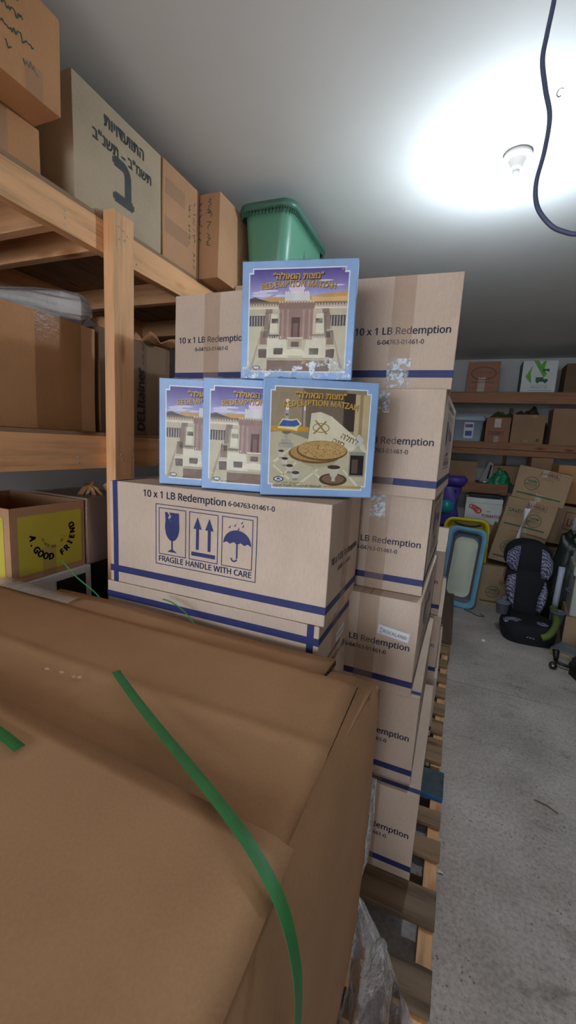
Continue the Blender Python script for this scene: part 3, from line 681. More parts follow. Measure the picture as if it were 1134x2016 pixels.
strap('green_strap', 'long green strap running diagonally over the big box and down its right side',
    [(-.583, .586, 1.036), (-.50, .5425, 1.034), (-.40, .491, 1.036), (-.30, .439, 1.042), (-.22, .397, 1.046), (-.165, .367, 1.044), (-.120, .343, 1.026), (-.096, .330, .985), (-.088, .325, .93), (-.087, .322, .80), (-.087, .319, .5), (-.087, .316, .2)], .0165,
    lambda t: Vector((.45, .89, 0)).lerp(Vector((0.1, 1, 0)), min(1, t*1.6)), n=6)
strap('green_strap', 'short cut end of green strap on the near flap, left edge', [(-.80, .41, 1.036), (-.68, .385, 1.036), (-.60, .374, 1.037), (-.548, .365, 1.038)], .0165, lambda t: Vector((.1, 1, 0)))
strap('green_strap', 'thin green strap end springing up before the dark photo panel', [(-.93, .885, 1.012), (-.97, .888, 1.035), (-1.03, .885, 1.066), (-1.085, .88, 1.11)], .005, lambda t: Vector((.3, 0, 1)))
strap('green_strap', 'thin green strap curving up before the upside-down carton', [(-.600, .875, 1.018), (-.635, .882, 1.040), (-.68, .888, 1.055), (-.715, .89, 1.058)], .004, lambda t: Vector((.3, 0, 1)))
# stretch film
def film(name, label, fn, nu, nv, mat, seed, amp):
    import mathutils.noise as mn
    t = thing(name, label, 'film', fn(.5, 1)); o = t.location.copy(); q = MB()
    def g(u, v):
        p = fn(u, v); a = amp*(.25+.75*math.sin(math.pi*min(1, max(0, v)))**.5)
        n1 = mn.noise_vector(p*11+Vector((seed, 0, 0))); n2 = mn.noise_vector(Vector((p.x*38, p.y*38, p.z*20))+Vector((seed, 3, 0)))
        n3 = abs(mn.noise(Vector((p.x*30, p.y*30, p.z*9))))
        return p+n1*a+n2*a*.5+Vector((n3, -n3, 0))*a*.6-o
    q.grid(g, nu, nv); q.build('film_sheet', mat, t); return t
def f1(u, v):
    z = .745-.72*v; k = max(0, v-.47)/.53
    wd = .014+.008*math.sin(9*v)+.20*k**.75+.012*math.sin(11*v)*k
    fold = (.004+.018*k)*math.sin(u*17+3*math.sin(v*6+u*2))+.006*math.sin(u*41+v*9)*k
    xl = -.112-.022*v
    return Vector((xl+wd*u, .885+.02*k*math.sin(u*3)+fold, z))
film('stretch_film', 'crumpled clear stretch film hanging off the right side of the big box', f1, 110, 150, WRAP, 5, .007)
def f2(u, v):
    return Vector((-.13+.10*u+.03*v, .862-.01*v+.022*math.sin(9*u+3*v), .33-.30*v))
film('stretch_film', 'second crumpled fold of clear film low beside the pallet', f2, 60, 60, WRAP, 15, .014)
def f3(u, v):
    return Vector((-1.30+.33*u, .80+.075*v+.06*u*(1-v)*0, 1.024+.012*math.sin(math.pi*v)-.006*v-.01*u*v))
film('stretch_film', 'strip of clear film lying on the far left edge of the big box', f3, 50, 8, WRAP, 25, .004)

# ================================================================== BLUE MATZAH BOXES
BLUE = (150, 180, 220)
def lc(*c): return lin(c)
def notched(x0, y0, x1, y1, k):
    return [(x0+k, y0), (x1-k, y0), (x1-k, y0+k), (x1, y0+k), (x1, y1-k), (x1-k, y1-k), (x1-k, y1), (x0+k, y1), (x0+k, y1-k), (x0, y1-k), (x0, y0+k), (x0+k, y0+k)]
def art_base(b, fr):
    b.poly(notched(.062, .062, .938, .938, .034), fr, .0003, lc(236, 238, 242))
def quads(b, fr, lst, off):
    for p, c in lst: b.poly(p, fr, off, c)
def rc(x0, y0, x1, y1): return [(x0, y0), (x1, y0), (x1, y1), (x0, y1)]
GOLD = lc(246, 202, 96)
def titles(b, fr, arc=1):
    text(b, '\u201D\u05D4\u05DC\u05D5\u05D0\u05D2\u05D4 \u05EA\u05D5\u05E6\u05DE\u201C', fr, .503, .838, .44, .0021, lc(70, 45, 40), .03, 'C'); text(b, '\u201D\u05D4\u05DC\u05D5\u05D0\u05D2\u05D4 \u05EA\u05D5\u05E6\u05DE\u201C', fr, .497, .846, .44, .0024, GOLD, .022, 'C')
    text(b, 'REDEMPTION MATZAH', fr, .503, .780, .64, .0021, lc(70, 45, 40), .03, 'C', 1.1, 2.2); text(b, 'REDEMPTION MATZAH', fr, .50, .784, .64, .0024, GOLD, .022, 'C', 1.1, 2.2)
def art_temple(b, fr):
    art_base(b, fr); inner = (.072, .072, .928, .928); n = 14
    def hor(y0, y1, c, off=.0006, x0=.072, x1=.928): b.poly(rc(x0, y0, x1, y1), fr, off, c)
    ca, cb = (92, 78, 150), (190, 190, 225)
    for i in range(n):
        y0 = .928-(.928-.66)*(i+1)/n; y1 = .928-(.928-.66)*i/n; t = i/(n-1)
        x0, x1 = (.106, .894) if y1 > .894 else (.072, .928)
        b.poly(rc(x0, y0, x1, y1), fr, .0006, lc(*[ca[k]*(1-t)+cb[k]*t for k in range(3)]))
    for x, y, w1, h1 in ((.16, .735, .07, .012), (.24, .75, .09, .010), (.20, .715, .11, .014), (.80, .79, .10, .008), (.74, .83, .06, .006), (.33, .71, .08, .01)):
        b.poly(circle(x, y, w1, h1, 14), fr, .0008, lc(214, 212, 236))
    b.poly([(.072, .60), (.072, .688), (.12, .70), (.20, .675), (.30, .65), (.40, .60)], fr, .0009, lc(84, 76, 74))
    b.poly([(.15, .675), (.25, .70), (.36, .695), (.46, .70), (.60, .70), (.70, .715), (.80, .725), (.928, .74), (.928, .60), (.20, .60)], fr, .0008, lc(206, 160, 96))
    b.poly([(.62, .70), (.75, .695), (.928, .70), (.928, .655), (.62, .655)], fr, .001, lc(226, 184, 120))
    hor(.60, .66, lc(132, 112, 96), .0010); hor(.50, .63, lc(202, 188, 164), .0011); hor(.60, .615, lc(230, 220, 200), .0012)
    for i in range(34): x = .078+i*.0252; b.poly(rc(x, .628, x+.013, .645), fr, .0012, lc(200, 184, 160))
    hor(.072, .52, lc(206, 196, 168), .0012)
    for x0 in (.075, .755):
        b.poly(rc(x0, .455, x0+.145+.02*(x0 > .5), .545), fr, .0013, lc(86, 78, 76))
        for i in range(6): b.poly(rc(x0+.016+i*.025, .455, x0+.023+i*.025, .54), fr, .0014, lc(196, 186, 170))
    # flanking stairs of walls
    W1, W2, W3 = lc(228, 220, 196), lc(150, 128, 112), lc(112, 92, 86)
    for s in (1, -1):
        m = lambda x: x if s == 1 else 1-x
        for p, c in (([(.20, .36), (.255, .36), (.27, .57), (.215, .57)], W2), ([(.235, .36), (.255, .36), (.27, .57), (.25, .57)], W1), ([(.26, .40), (.33, .40), (.33, .56), (.27, .56)], W1),
                     ([(.275, .48), (.335, .48), (.335, .52), (.275, .52)], W3), ([(.17, .30), (.235, .30), (.235, .42), (.18, .42)], W2), ([(.165, .185), (.235, .185), (.235, .265), (.16, .265)], W3),
                     ([(.155, .255), (.24, .255), (.24, .275), (.155, .275)], W1), ([(.235, .18), (.44, .18), (.40, .38), (.245, .38)], W1), ([(.245, .355), (.40, .355), (.40, .385), (.245, .385)], W3),
                     ([(.30, .215), (.38, .215), (.385, .27), (.30, .27)], W3), ([(.18, .41), (.24, .41), (.24, .43), (.18, .43)], W1), ([(.22, .565), (.28, .565), (.28, .60), (.22, .60)], W2),
                     ([(.08, .08), (.105, .08), (.20, .45), (.192, .45)], lc(178, 166, 140))):
            b.poly([(m(x), y) for x, y in (p if s == 1 else p[::-1])], fr, .0016, c)
        for i in range(7): x = m(.25+i*.021); b.poly(rc(min(x, x+.008*s), .352, max(x, x+.008*s), .372), fr, .0018, W1)
    hor(.072+.0, .17, lc(134, 108, 92), .0015, .24, .80); hor(.165, .185, lc(196, 178, 150), .0016, .24, .80)
    # sanctuary
    b.poly(rc(.345, .345, .64, .62), fr, .0017, lc(160, 128, 118)); b.poly(rc(.335, .60, .65, .655), fr, .0018, lc(150, 120, 108))
    for i in range(13): x = .338+i*.0245; b.poly(rc(x, .65, x+.013, .668), fr, .0019, lc(226, 200, 172))
    b.poly([(.385, .66), (.61, .66), (.60, .735), (.39, .735)], fr, .0019, lc(224, 220, 216)); 
    for i in range(10): x = .392+i*.0212; b.poly(rc(x, .73, x+.012, .745), fr, .0020, lc(240, 236, 230))
    for x in (.365, .41, .55, .60): b.poly(rc(x, .35, x+.018, .595), fr, .0019, lc(182, 150, 136))
    b.poly(rc(.452, .36, .528, .53), fr, .0019, lc(96, 68, 62)); b.poly(rc(.470, .36, .51, .48), fr, .0020, lc(130, 96, 84))
    b.poly(circle(.49, .77, .07, .045, 20), fr, .0010, lc(236, 214, 232))
    b.poly(rc(.43, .28, .55, .355), fr, .0020, lc(190, 172, 146)); b.poly(rc(.455, .28, .525, .325), fr, .0021, lc(110, 92, 82)); b.poly(rc(.42, .35, .56, .362), fr, .0021, W1)
    b.poly(circle(.49, .20, .115, .065, 20, 0, math.pi), fr, .0019, lc(236, 228, 200))
    b.poly(circle(.145, .10, .035, .018, 20), fr, .0022, lc(40, 44, 62)); b.poly(circle(.145, .10, .027, .012, 20), fr, .0023, lc(222, 226, 230))
    scribble(b, fr, .12, .076, .21, .014, .0021, lc(90, 80, 60))
    text(b, 'Shmurah', fr, .56, .135, .17, .0022, GOLD, .012)
    text(b, '\u05D4\u05F4\u05D1', fr, .865, .905, .045, .0022, lc(235, 235, 240), .012)
    titles(b, fr)
def art_table(b, fr):
    art_base(b, fr)
    b.poly(notched(.072, .072, .928, .928, .034), fr, .0005, lc(150, 138, 112))
    # backdrop
    b.poly([(.072, .55), (.34, .55), (.34, .928), (.106, .928), (.106, .894), (.072, .894)], fr, .0008, lc(158, 140, 112))
    b.poly(rc(.34, .60, .72, .925), fr, .0008, lc(120, 104, 84)); b.poly(rc(.70, .58, .80, .90), fr, .0009, lc(64, 52, 46)); b.poly(rc(.80, .42, .926, .893), fr, .0009, lc(196, 176, 136))
    b.poly(rc(.84, .42, .87, .893), fr, .001, lc(160, 138, 100))
    # white table cloth, with folds
    b.poly([(.072, .072+.034), (.106, .106), (.106, .072), (.894, .072), (.894, .106), (.928, .106), (.928, .42), (.80, .50), (.40, .50), (.20, .56), (.072, .55)], fr, .0010, lc(196, 188, 156))
    for p in ([(.10, .10), (.30, .30), (.31, .29), (.12, .09)], [(.30, .09), (.50, .25), (.51, .24), (.33, .085)], [(.60, .08), (.45, .22), (.46, .23), (.63, .09)], [(.85, .10), (.72, .24), (.73, .25), (.87, .11)], [(.10, .30), (.25, .42), (.26, .41), (.12, .29)], [(.24, .14), (.10, .26), (.11, .27), (.26, .15)]):
        b.poly(p, fr, .0012, lc(224, 218, 190))
    # matzah cover with embroidery
    b.poly([(.40, .46), (.42, .72), (.50, .735), (.60, .70), (.90, .47), (.925, .40), (.70, .42)], fr, .0013, lc(222, 214, 184))
    text(b, '\u05D4\u05DC\u05D7\u05DC', fr, .76, .49, .16, .0018, lc(160, 132, 72), .012, 'C', 1, 0, R(-22)); text(b, '\u05D4\u05D6\u05D7', fr, .66, .455, .11, .0018, lc(160, 132, 72), .012, 'C', 1, 0, R(-20))
    ring(b, fr, circle(.51, .60, .075, .042, 22), circle(.51, .60, .066, .034, 22), .0018, lc(166, 138, 74))
    for p in ([(.45, .66), (.465, .665), (.57, .55), (.555, .545)], [(.44, .55), (.455, .545), (.56, .655), (.545, .66)]): b.poly(p, fr, .0018, lc(166, 138, 74))
    # candlestick
    for p in (rc(.145, .42, .275, .46), rc(.165, .455, .255, .49), rc(.195, .49, .225, .74), rc(.18, .60, .24, .625), rc(.185, .69, .235, .71)): b.poly(p, fr, .0014, lc(176, 170, 156))
    b.poly(circle(.21, .555, .04, .02, 16), fr, .0015, lc(120, 112, 98)); b.poly(rc(.197, .74, .223, .83), fr, .0014, lc(238, 234, 224)); b.poly(rc(.35, .60, .37, .74), fr, .0012, lc(170, 160, 140)); b.poly(rc(.352, .74, .368, .80), fr, .0012, lc(232, 226, 212))
    # gold ribbon and blue badge
    b.poly(rc(.075, .562, .40, .603), fr, .0016, lc(206, 152, 52))
    b.poly([(.13, .585), (.17, .665), (.25, .66), (.30, .67), (.34, .625), (.31, .60), (.30, .565), (.26, .575)], fr, .0017, lc(238, 226, 150)); b.poly([(.14, .60), (.175, .655), (.25, .65), (.295, .66), (.325, .62), (.28, .60)], fr, .0018, lc(60, 96, 170))
    # silver cups
    for x, y, s in ((.17, .36, .9), (.205, .295, 1), (.25, .235, 1.1), (.305, .175, 1.2)):
        b.poly([(x-.028*s, y+.03), (x+.028*s, y+.03), (x+.016*s, y-.03), (x-.016*s, y-.03)], fr, .0015, lc(206, 202, 188)); b.poly(circle(x, y+.03, .028*s, .012*s, 14), fr, .0016, lc(78, 52, 44)); b.poly(circle(x, y-.03, .024*s, .008*s, 14), fr, .0015, lc(166, 160, 142))
    # bowl and matzahs
    b.poly(circle(.50, .34, .17, .08, 26, math.pi, 2*math.pi), fr, .0016, lc(178, 166, 132)); b.poly(rc(.44, .24, .56, .27), fr, .0015, lc(190, 180, 150))
    b.poly(circle(.47, .375, .235, .085, 30), fr, .0018, lc(118, 86, 46)); b.poly(circle(.475, .385, .225, .075, 30), fr, .0019, lc(176, 140, 84)); b.poly(circle(.53, .405, .225, .088, 30), fr, .0020, lc(112, 80, 42)); b.poly(circle(.532, .413, .215, .080, 30), fr, .0021, lc(192, 156, 98))
    r = random.Random(5)
    for k in range(170):
        a = r.uniform(0, 6.28); q = math.sqrt(r.random()); x = .532+.205*q*math.cos(a); y = .413+.074*q*math.sin(a)
        b.poly(circle(x, y, r.uniform(.003, .008), r.uniform(.002, .004), 6), fr, .00225, lc(*r.choice(((112, 78, 40), (140, 100, 54), (216, 184, 130)))))
    # decanter
    b.poly(rc(.775, .185, .915, .405), fr, .0018, lc(150, 146, 128)); b.poly(rc(.785, .20, .905, .375), fr, .0019, lc(38, 28, 30)); b.poly(rc(.80, .215, .855, .34), fr, .0020, lc(92, 76, 64))
    b.poly([(.79, .405), (.90, .405), (.87, .43), (.86, .46), (.83, .46), (.82, .43)], fr, .0018, lc(186, 182, 164)); b.poly([(.825, .46), (.875, .46), (.895, .51), (.85, .56), (.81, .51)], fr, .0018, lc(206, 204, 192))
    # cup on saucer
    b.poly(circle(.64, .155, .125, .055, 28), fr, .0018, lc(84, 62, 48)); b.poly(circle(.64, .16, .10, .04, 28), fr, .0019, lc(126, 100, 80))
    b.poly([(.585, .265), (.70, .265), (.672, .19), (.655, .17), (.66, .14), (.625, .14), (.63, .17), (.613, .19)], fr, .0020, lc(202, 196, 170)); b.poly(circle(.642, .265, .058, .018, 20), fr, .0021, lc(70, 48, 40))
    b.poly(circle(.155, .145, .045, .024, 22), fr, .0022, lc(36, 40, 56)); b.poly(circle(.155, .145, .035, .016, 22), fr, .0023, lc(224, 228, 232)); b.poly([(.13, .14), (.155, .16), (.18, .14)], fr, .0024, lc(60, 80, 140))
    scribble(b, fr, .11, .107, .26, .016, .0022, lc(70, 60, 44), 5); text(b, 'Hand made Shmurah Matzah', fr, .11, .080, .43, .0022, lc(40, 34, 28), .008)
    b.poly(rc(.56, .083, .90, .10), fr, .0015, lc(190, 156, 84))
    titles(b, fr)
BLUEM = plain('sky_blue_print', (140, 174, 218), .5, .16, 7, 0.0); WHT = plain('white_edge', (216, 222, 230), .4, .04, 10, 0)
def matzah_box(label, x, y, z, yaw, tilt, roll, art, W=.285, D=.045, H=.285, crumple_glint=False):
    t = thing('matzah_box', label, 'box', (x, y, z), 0, 'blue matzah boxes')
    t.rotation_mode = 'QUATERNION'; t.rotation_quaternion = (Matrix.Rotation(R(yaw), 3, 'Z') @ Matrix.Rotation(R(tilt), 3, 'X') @ Matrix.Rotation(R(roll), 3, 'Y')).to_quaternion()
    s = shell(W, D, H, 3); s.v = [(v[0]+W/2, v[1]+D/2, v[2]) for v in s.v]; s.build('box_body', BLUEM, t)
    b = MB(); fr = frame((0, 0, 0), (W, 0, 0), (0, 0, H)); g = lambda u, v, c=0: fr(u, v, .0003+c*.35)
    art(b, g); b.build('printed_picture', PRINT, t)
    s = shell(W+.003, D+.003, H+.003, 10); s.v = [(v[0]+W/2, v[1]+D/2, v[2]) for v in s.v]; s.build('shrink_wrap', CLEAR, t, warpfn(len(label), .0003))
    if crumple_glint:
        q = MB(); r = random.Random(2)
        q.grid(lambda u, v: Vector((.002+(W-.006)*u, -.0026-.0015*math.sin(23*u+7*v), .001+v*(.038+.016*math.sin(3+6*u)))), 40, 8, False); q.build('crumpled_wrap_glint', CRUM, t)  # glare along the bottom of the wrap, put in as pale patches
    b = MB()
    for k in range(3):
        u0 = .12+.3*k
        b.grid(lambda u, v: Vector(((u0+.16*u)*W, D*.3*v+.005, H+.002+.003*math.sin(9*u+k)*math.sin(math.pi*v))), 8, 3)
    b.build('wrap_seam', WRAP, t)
    return t
ZB = LV[3]+HB+.0035
matzah_box('blue box with temple picture, leftmost of the row, right half covered', -.775, .945, ZB, 18.5, 1.5, .3, art_temple)
matzah_box('blue box with temple picture, middle of the row, half behind the table-scene box', -.634, .944, ZB, 17, 1.5, .3, art_temple)
matzah_box('blue box showing matzah bowl, bottle and silver cups, right end of the row', -.457, .941, ZB, 27, .5, -.9, art_table)
matzah_box('blue box with temple picture standing on top of the row of blue boxes', -.553, .990, ZB+.2895, 12.2, .6, -.9, art_temple, H=.280, crumple_glint=True)

# ================================================================== BULB AND CABLE
bt = thing('ceiling_bulb', 'glowing bulb in a white lampholder on the ceiling', 'lamp', BULB)
b = MB(); b.lathe([(0, -.002), (.052, -.002), (.055, -.012), (.052, -.018), (.030, -.024), (.024, -.05), (.022, -.062), (.0, -.062)], 28); b.build('lampholder', plain('porcelain', (232, 232, 230), .3, .02, 5, 0), bt)
b = MB(); b.lathe([(.014, -.062), (.0145, -.068), (.0125, -.071), (.0145, -.074), (.0125, -.077), (.0145, -.080)], 18); b.build('screw_base', STEEL, bt)
em, nt_, bs_, LL = newmat('bulb_glow'); bs_.inputs['Emission Color'].default_value = (.93, .97, 1, 1); bs_.inputs['Emission Strength'].default_value = 30; bs_.inputs['Base Color'].default_value = (.9, .9, .9, 1)
b = MB(); b.lathe([(.015, -.080), (.018, -.095), (.028, -.118), (.033, -.145), (.031, -.170), (.022, -.190), (.010, -.199), (0, -.201)], 24); gb = b.build('bulb_glass', em, bt); gb.visible_shadow = True
lo.location = BULB - Vector((0, 0, 0.24)); ld.shadow_soft_size = .035
CB = [(.060, 1.12, 2.70), (.074, 1.2, 2.56), (.073, 1.2, 2.487), (.068, 1.2, 2.425), (.066, 1.2, 2.375), (.080, 1.2, 2.315), (.096, 1.2, 2.258), (.095, 1.2, 2.19), (.087, 1.2, 2.125), (.096, 1.2, 2.075), (.125, 1.2, 2.035), (.155, 1.2, 2.015), (.195, 1.2, 2.006), (.27, 1.21, 2.03), (.36, 1.22, 2.15), (.42, 1.24, 2.40), (.43, 1.25, 2.71)]
def smooth(P, n=8):
    P = [Vector(p) for p in P]; S = []
    for i in range(len(P)-1):
        p0, p1, p2, p3 = P[max(i-1, 0)], P[i], P[i+1], P[min(i+2, len(P)-1)]
        for k in range(n):
            u = k/n; S.append(.5*((2*p1)+(-p0+p2)*u+(2*p0-5*p1+4*p2-p3)*u*u+(-p0+3*p1-3*p2+p3)*u**3))
    return S+[P[-1]]
cb = thing('power_cable', 'black cable in glare-lightened slate, hanging in a loop from the ceiling', 'cable', CB[0]); o = Vector(CB[0])
b = MB(); b.tube([p-o for p in smooth(CB)], .0052, 10); b.build('cable_cord', plain('cable_glare_slate', (78, 85, 114), .5, .1, 20, .05), cb)  # black cord, its glare put into the lighter slate colour
b = MB(); b.lathe([(0, .02), (.012, .02), (.012, .012), (.006, .0)], 12); b.build('cable_clip', STEEL, cb)
b = MB(); b.lathe([(0, .0), (.012, .0), (.012, -.010), (.006, -.012)], 12, Vector((.43, 1.25, 2.719))-o); b.build('cable_clip', STEEL, cb)
for k, (x, y, lab) in enumerate(((.155, 1.43, 'bent dark hook in the ceiling right of the cable'), (.158, 1.82, 'small bent hook in the ceiling beside the bulb'), (-.10, 1.22, 'tiny dark nail in the ceiling left of the cable'))):
    h = thing('ceiling_hook', lab, 'hook', (x, y, ZC)); b = MB(); b.tube(smooth([(0, 0, 0), (0, 0, -.008), (.006, .002, -.014), (.012, .004, -.010)], 4), .0018, 6); b.build('hook_wire', plain('hook_metal', (70, 70, 74), .5), h)

# ================================================================== BACK SHELF
bs = thing('wall_shelf', 'plank shelf with three levels along the back wall', 'shelf', (.6, 5.8, 0)); BO = (.6, 5.8, 0)
RW = wood('reddish_wood_x', (168, 118, 88), 'x')
for x0, x1, z0, z1 in ((-1.3, 1.68, 2.10, 2.215), (-1.3, 1.68, 1.575, 1.640), (-1.3, 1.68, 1.505, 1.570), (-1.3, .55, 1.035, 1.145)):
    spart('front_board', RW, x0, x1, 5.55, 5.588, z0, z1, bs, .002, BO)
for z, x1 in ((2.2155, 1.68), (1.6405, 1.68), (1.1455, .55)): spart('deck_board', OLDW['x'], -1.3, x1, 5.552, 6.19, z, z+.014, bs, 0, BO)
for x in (-1.28, .50, 1.6): spart('upright', OLDW['z'], x, x+.04, 6.11, 6.19, 0, 2.10, bs, 0, BO)
ZS = [2.230, 1.655, 1.160]
BKR = cardboard('back_kraft_board', (172, 136, 106))  # grey-brown kraft, the back boxes' own board colour
def sc(name, lab, mat, x0, x1, z0, z1, y=5.58, dep=.3, **k): return simple_carton(name, lab, mat, x0, y, z0, x1-x0, dep, z1-z0, **k)
def d_oval(t, F, wf):
    b = MB(); fr, L = F['-y']; ring(b, fr, circle(L*.5, .21, L*.40, .075, 28), circle(L*.5, .21, L*.375, .068, 28), .0015); marker(b, fr, L*.2, .22, L*.6, 2, 31, .03, .0015)
    scribble(b, fr, L*.15, .10, L*.7, .022, .0015, None, 2); scribble(b, fr, L*.1, .04, L*.8, .010, .0015, None, 3); b.build('printed_logo', plain('brown_ink', (78, 50, 52), .6), t, wf)
sc('carton', 'kraft box with oval logo on the top back shelf', cardboard('red_kraft', (172, 124, 100)), -.045, .30, ZS[0], ZS[0]+.345, decor=d_oval, tape=[('-y', .12, .0, .20, .17)], tmat=tape_mat('shiny_tape', (210, 190, 170), .4))
WB = plain('white_carton_print', (214, 218, 216), .5, .04, 8, 0); GR = plain('leaf_green_print', (96, 170, 40), .5, .1, 10, 0); DG = plain('dark_green_print', (24, 84, 64), .5, .1, 10, 0)
def d_white(t, F, wf):
    fr, L = F['-y']; b = MB(); b.poly([(.10, .345), (.15, .345), (.245, .20), (.215, .16)], fr, .0015); b.poly([(.035, .17), (.10, .30), (.085, .22), (.10, .09)], fr, .0015); b.poly([(.165, .27), (.20, .34), (.225, .34), (.205, .20)], fr, .0015); b.build('green_stripe', GR, t, wf)
    b = MB(); strip(b, fr, .14, .115, .215, .165, .0016, 2); strip(b, fr, .215, .115, .26, .145, .0016, 2); b.poly(circle(.16, .113, .014), fr, .0018); b.poly(circle(.235, .113, .014), fr, .0018); strip(b, fr, .20, .235, .265, .255, .0016, 2); b.poly(circle(.21, .235, .010), fr, .0018); b.poly(circle(.255, .235, .010), fr, .0018); b.build('truck_print', DG, t, wf)
    b = MB(); scribble(b, fr, .10, .045, .17, .016, .0016, None, 6); scribble(b, fr, .10, .074, .17, .008, .0016, None, 7); strip(b, fr, .08, .02, .31, .023, .0016, 2); b.build('printed_text', BLACK, t, wf)
    b = MB(); strip(b, F['-x'][0], 0, 0, .30, .345, .0016); b.build('dark_side', DG, t, wf); b = MB(); b.poly([(.19, .34), (.26, .34), (.30, .22), (.30, .0), (.27, .0), (.28, .20)], F['-x'][0], .003); b.build('green_stripe', GR, t, wf)
sc('carton', 'white box with green stripes and little truck on the top back shelf', WB, .53, .875, ZS[0], ZS[0]+.345, decor=d_white)
sc('carton', 'dark tapering box at the right end of the top back shelf', DARKK, .96, 1.45, ZS[0], ZS[0]+.31)
def d_bin(t, F, wf):
    fr, L = F['-y']; b = MB(); strip(b, fr, .17, .02, .275, .20, .0015, 2); b.build('white_label', WHITE, t, wf); b = MB(); b.poly(circle(.215, .105, .04, .03), fr, .003); strip(b, fr, .18, .15, .265, .172, .003, 2); b.build('blue_print', plain('blue_print', (40, 70, 160), .5), t, wf)
    b = MB(); strip(b, fr, .185, .175, .25, .195, .003, 2); b.build('red_print', plain('red_print', (176, 60, 66), .5), t, wf)
PB = plain('pale_plastic', (168, 182, 196), .4, .05, 8, .02)
b1 = thing('storage_bin', 'pale grey-blue plastic bin with a blue label on the middle back shelf', 'bin', (.02, 5.73, ZS[1]))
b = MB(); loft(b, [[(x, y, z) for x, y in rrect(.36+i, .26+i, .03, 4)] for z, i in ((0, -.03), (.24, 0), (.24, .025), (.25, .03), (.285, .03), (.30, .01))]); b.build('bin_body', PB, b1)
b = MB(); b.box(-.03, .075, -.1415, -.131, .03, .22); b.build('white_label', WHITE, b1); b = MB(); b.box(-.02, .065, -.143, -.1414, .16, .20); b.box(-.015, .06, -.143, -.1414, .06, .12); b.build('blue_print', MATS['blue_print'] if 'blue_print' in MATS else plain('blue_print', (40, 70, 160), .5), b1)
b = MB(); b.box(-.015, .03, -.1445, -.1431, .17, .195); b.build('red_print', plain('red_print', (176, 60, 66), .5), b1)
def d_small(t, F, wf):
    fr, L = F['-y']; b = MB(); strip(b, fr, .09, .17, .16, .27, .0015, 2); b.build('white_label', plain('pink_white_label', (220, 196, 190), .5), t, wf); b = MB()
    for a in ((.03, .09, .20, .095), (.03, .115, .20, .12)): strip(b, fr, *a, .0015, 2)
    scribble(b, fr, .06, .10, .11, .012, .0016, None, 8); b.build('printed_text', BLACK, t, wf)
sc('carton', 'small kraft box with pinkish label on the middle back shelf', cardboard('red_kraft', (172, 124, 100)), .225, .485, ZS[1], ZS[1]+.285, decor=d_small, tape=[('-y', .10, 0, .15, .07)], tmat=tape_mat('shiny_tape', (210, 190, 170), .4))
def d_plain(t, F, wf):
    fr, L = F['-y']; b = MB(); b.poly(circle(.28, .04, .018), fr, .0015)
    for k in range(5): strip(b, fr, .10, .26-.022*k, .22, .2615-.022*k, .0015, 2)
    b.build('faint_print', DARKK, t, wf)
sc('carton', 'kraft box with faint print and round stamp, middle back shelf right of the small one', BKR, .50, .835, ZS[1], ZS[1]+.325, decor=d_plain, tape=[('-y', .19, .29, .24, .325), ('-y', .13, .02, .18, .04)], tmat=tape_mat('shiny_tape', (210, 190, 170), .4))
sc('carton', 'tall kraft box at the right end of the middle back shelf', BKR, .90, 1.42, ZS[1], ZS[1]+.40)
yb2 = thing('cloth_heap', 'heap of olive and brown cloth behind the boxes on the middle back shelf', 'cloth', (.45, 6.0, ZS[1])); import mathutils.noise as mn
def heap(t, name, mat, sx, sy, sz, seed, n=18, rough=.25):
    b = MB()
    def fn(u, v):
        th = 2*math.pi*u; ph = math.pi/2*v; d = Vector((math.cos(th)*math.cos(ph), math.sin(th)*math.cos(ph), math.sin(ph)))
        k = 1+rough*mn.noise(d*2.2+Vector((seed, 0, 0)))+rough*.6*mn.noise(d*6+Vector((0, seed, 0))); return Vector((d.x*sx*k, d.y*sy*k, max(0, d.z*sz*k)))
    b.grid(fn, n*2, n); return b.build(name, mat, t)
heap(yb2, 'olive_cloth', plain('olive_cloth', (96, 92, 40), .9, .2, 12, .4), .32, .13, .36, 4); 
q_ = heap(yb2, 'brown_cloth', plain('brown_cloth', (84, 66, 50), .9, .2, 12, .4), .26, .13, .40, 8); q_.location = (.25, 0, 0)
sc('carton', 'kraft box at the left end of the lowest back shelf', BKR, -.145, .19, ZS[2], ZS[2]+.25, dep=.28)
tr = thing('trowel_frame', 'triangular chrome stand with flat shiny base on the lowest back shelf', 'stand', (.30, 5.62, ZS[2]))
b = MB(); b.tube([(-.12, 0, .012), (.12, 0, .012)], .012, 8); b.build('base_bar', plain('chrome', (200, 204, 210), .25, .05, 10, 0, .9), tr)
b = MB(); b.add([Vector(p) for p in ((-.07, .03, .02), (.08, .03, .02), (.07, .05, .24), (.02, .05, .26), (-.07, .06, .02), (.08, .06, .02), (.07, .08, .24), (.02, .08, .26))], [(0, 1, 2, 3), (7, 6, 5, 4), (0, 4, 5, 1), (1, 5, 6, 2), (2, 6, 7, 3), (3, 7, 4, 0)]); b.build('wedge_plate', plain('grey_plate', (150, 148, 144), .5), tr)
b = MB(); b.tube([(.02, .02, .05), (.045, .025, .22)], .01, 8); b.build('handle_rod', plain('dark_rod', (40, 40, 44), .5), tr)
gbg = thing('green_bag', 'knotted bright green plastic bag beside the stack of moving boxes', 'bag', (.46, 5.60, ZS[2])); heap(gbg, 'bag_film', plain('green_bag_film', (36, 140, 92), .3, .25, 20, .4), .11, .045, .15, 12, 14, .45)
sc('carton', 'open dark-topped kraft box behind the green bag', BKR, .38, .73, ZS[2], ZS[2]+.22, y=5.70)
sc('carton', 'brown box hanging past the end of the lowest shelf, upper right', BKR, .735, .95, 1.30, 1.50, y=5.45)
simple_carton('carton', 'tall kraft box carrying the small one past the end of the lowest shelf', BKR, .72, 5.42, 0, .42, .34, 1.299)
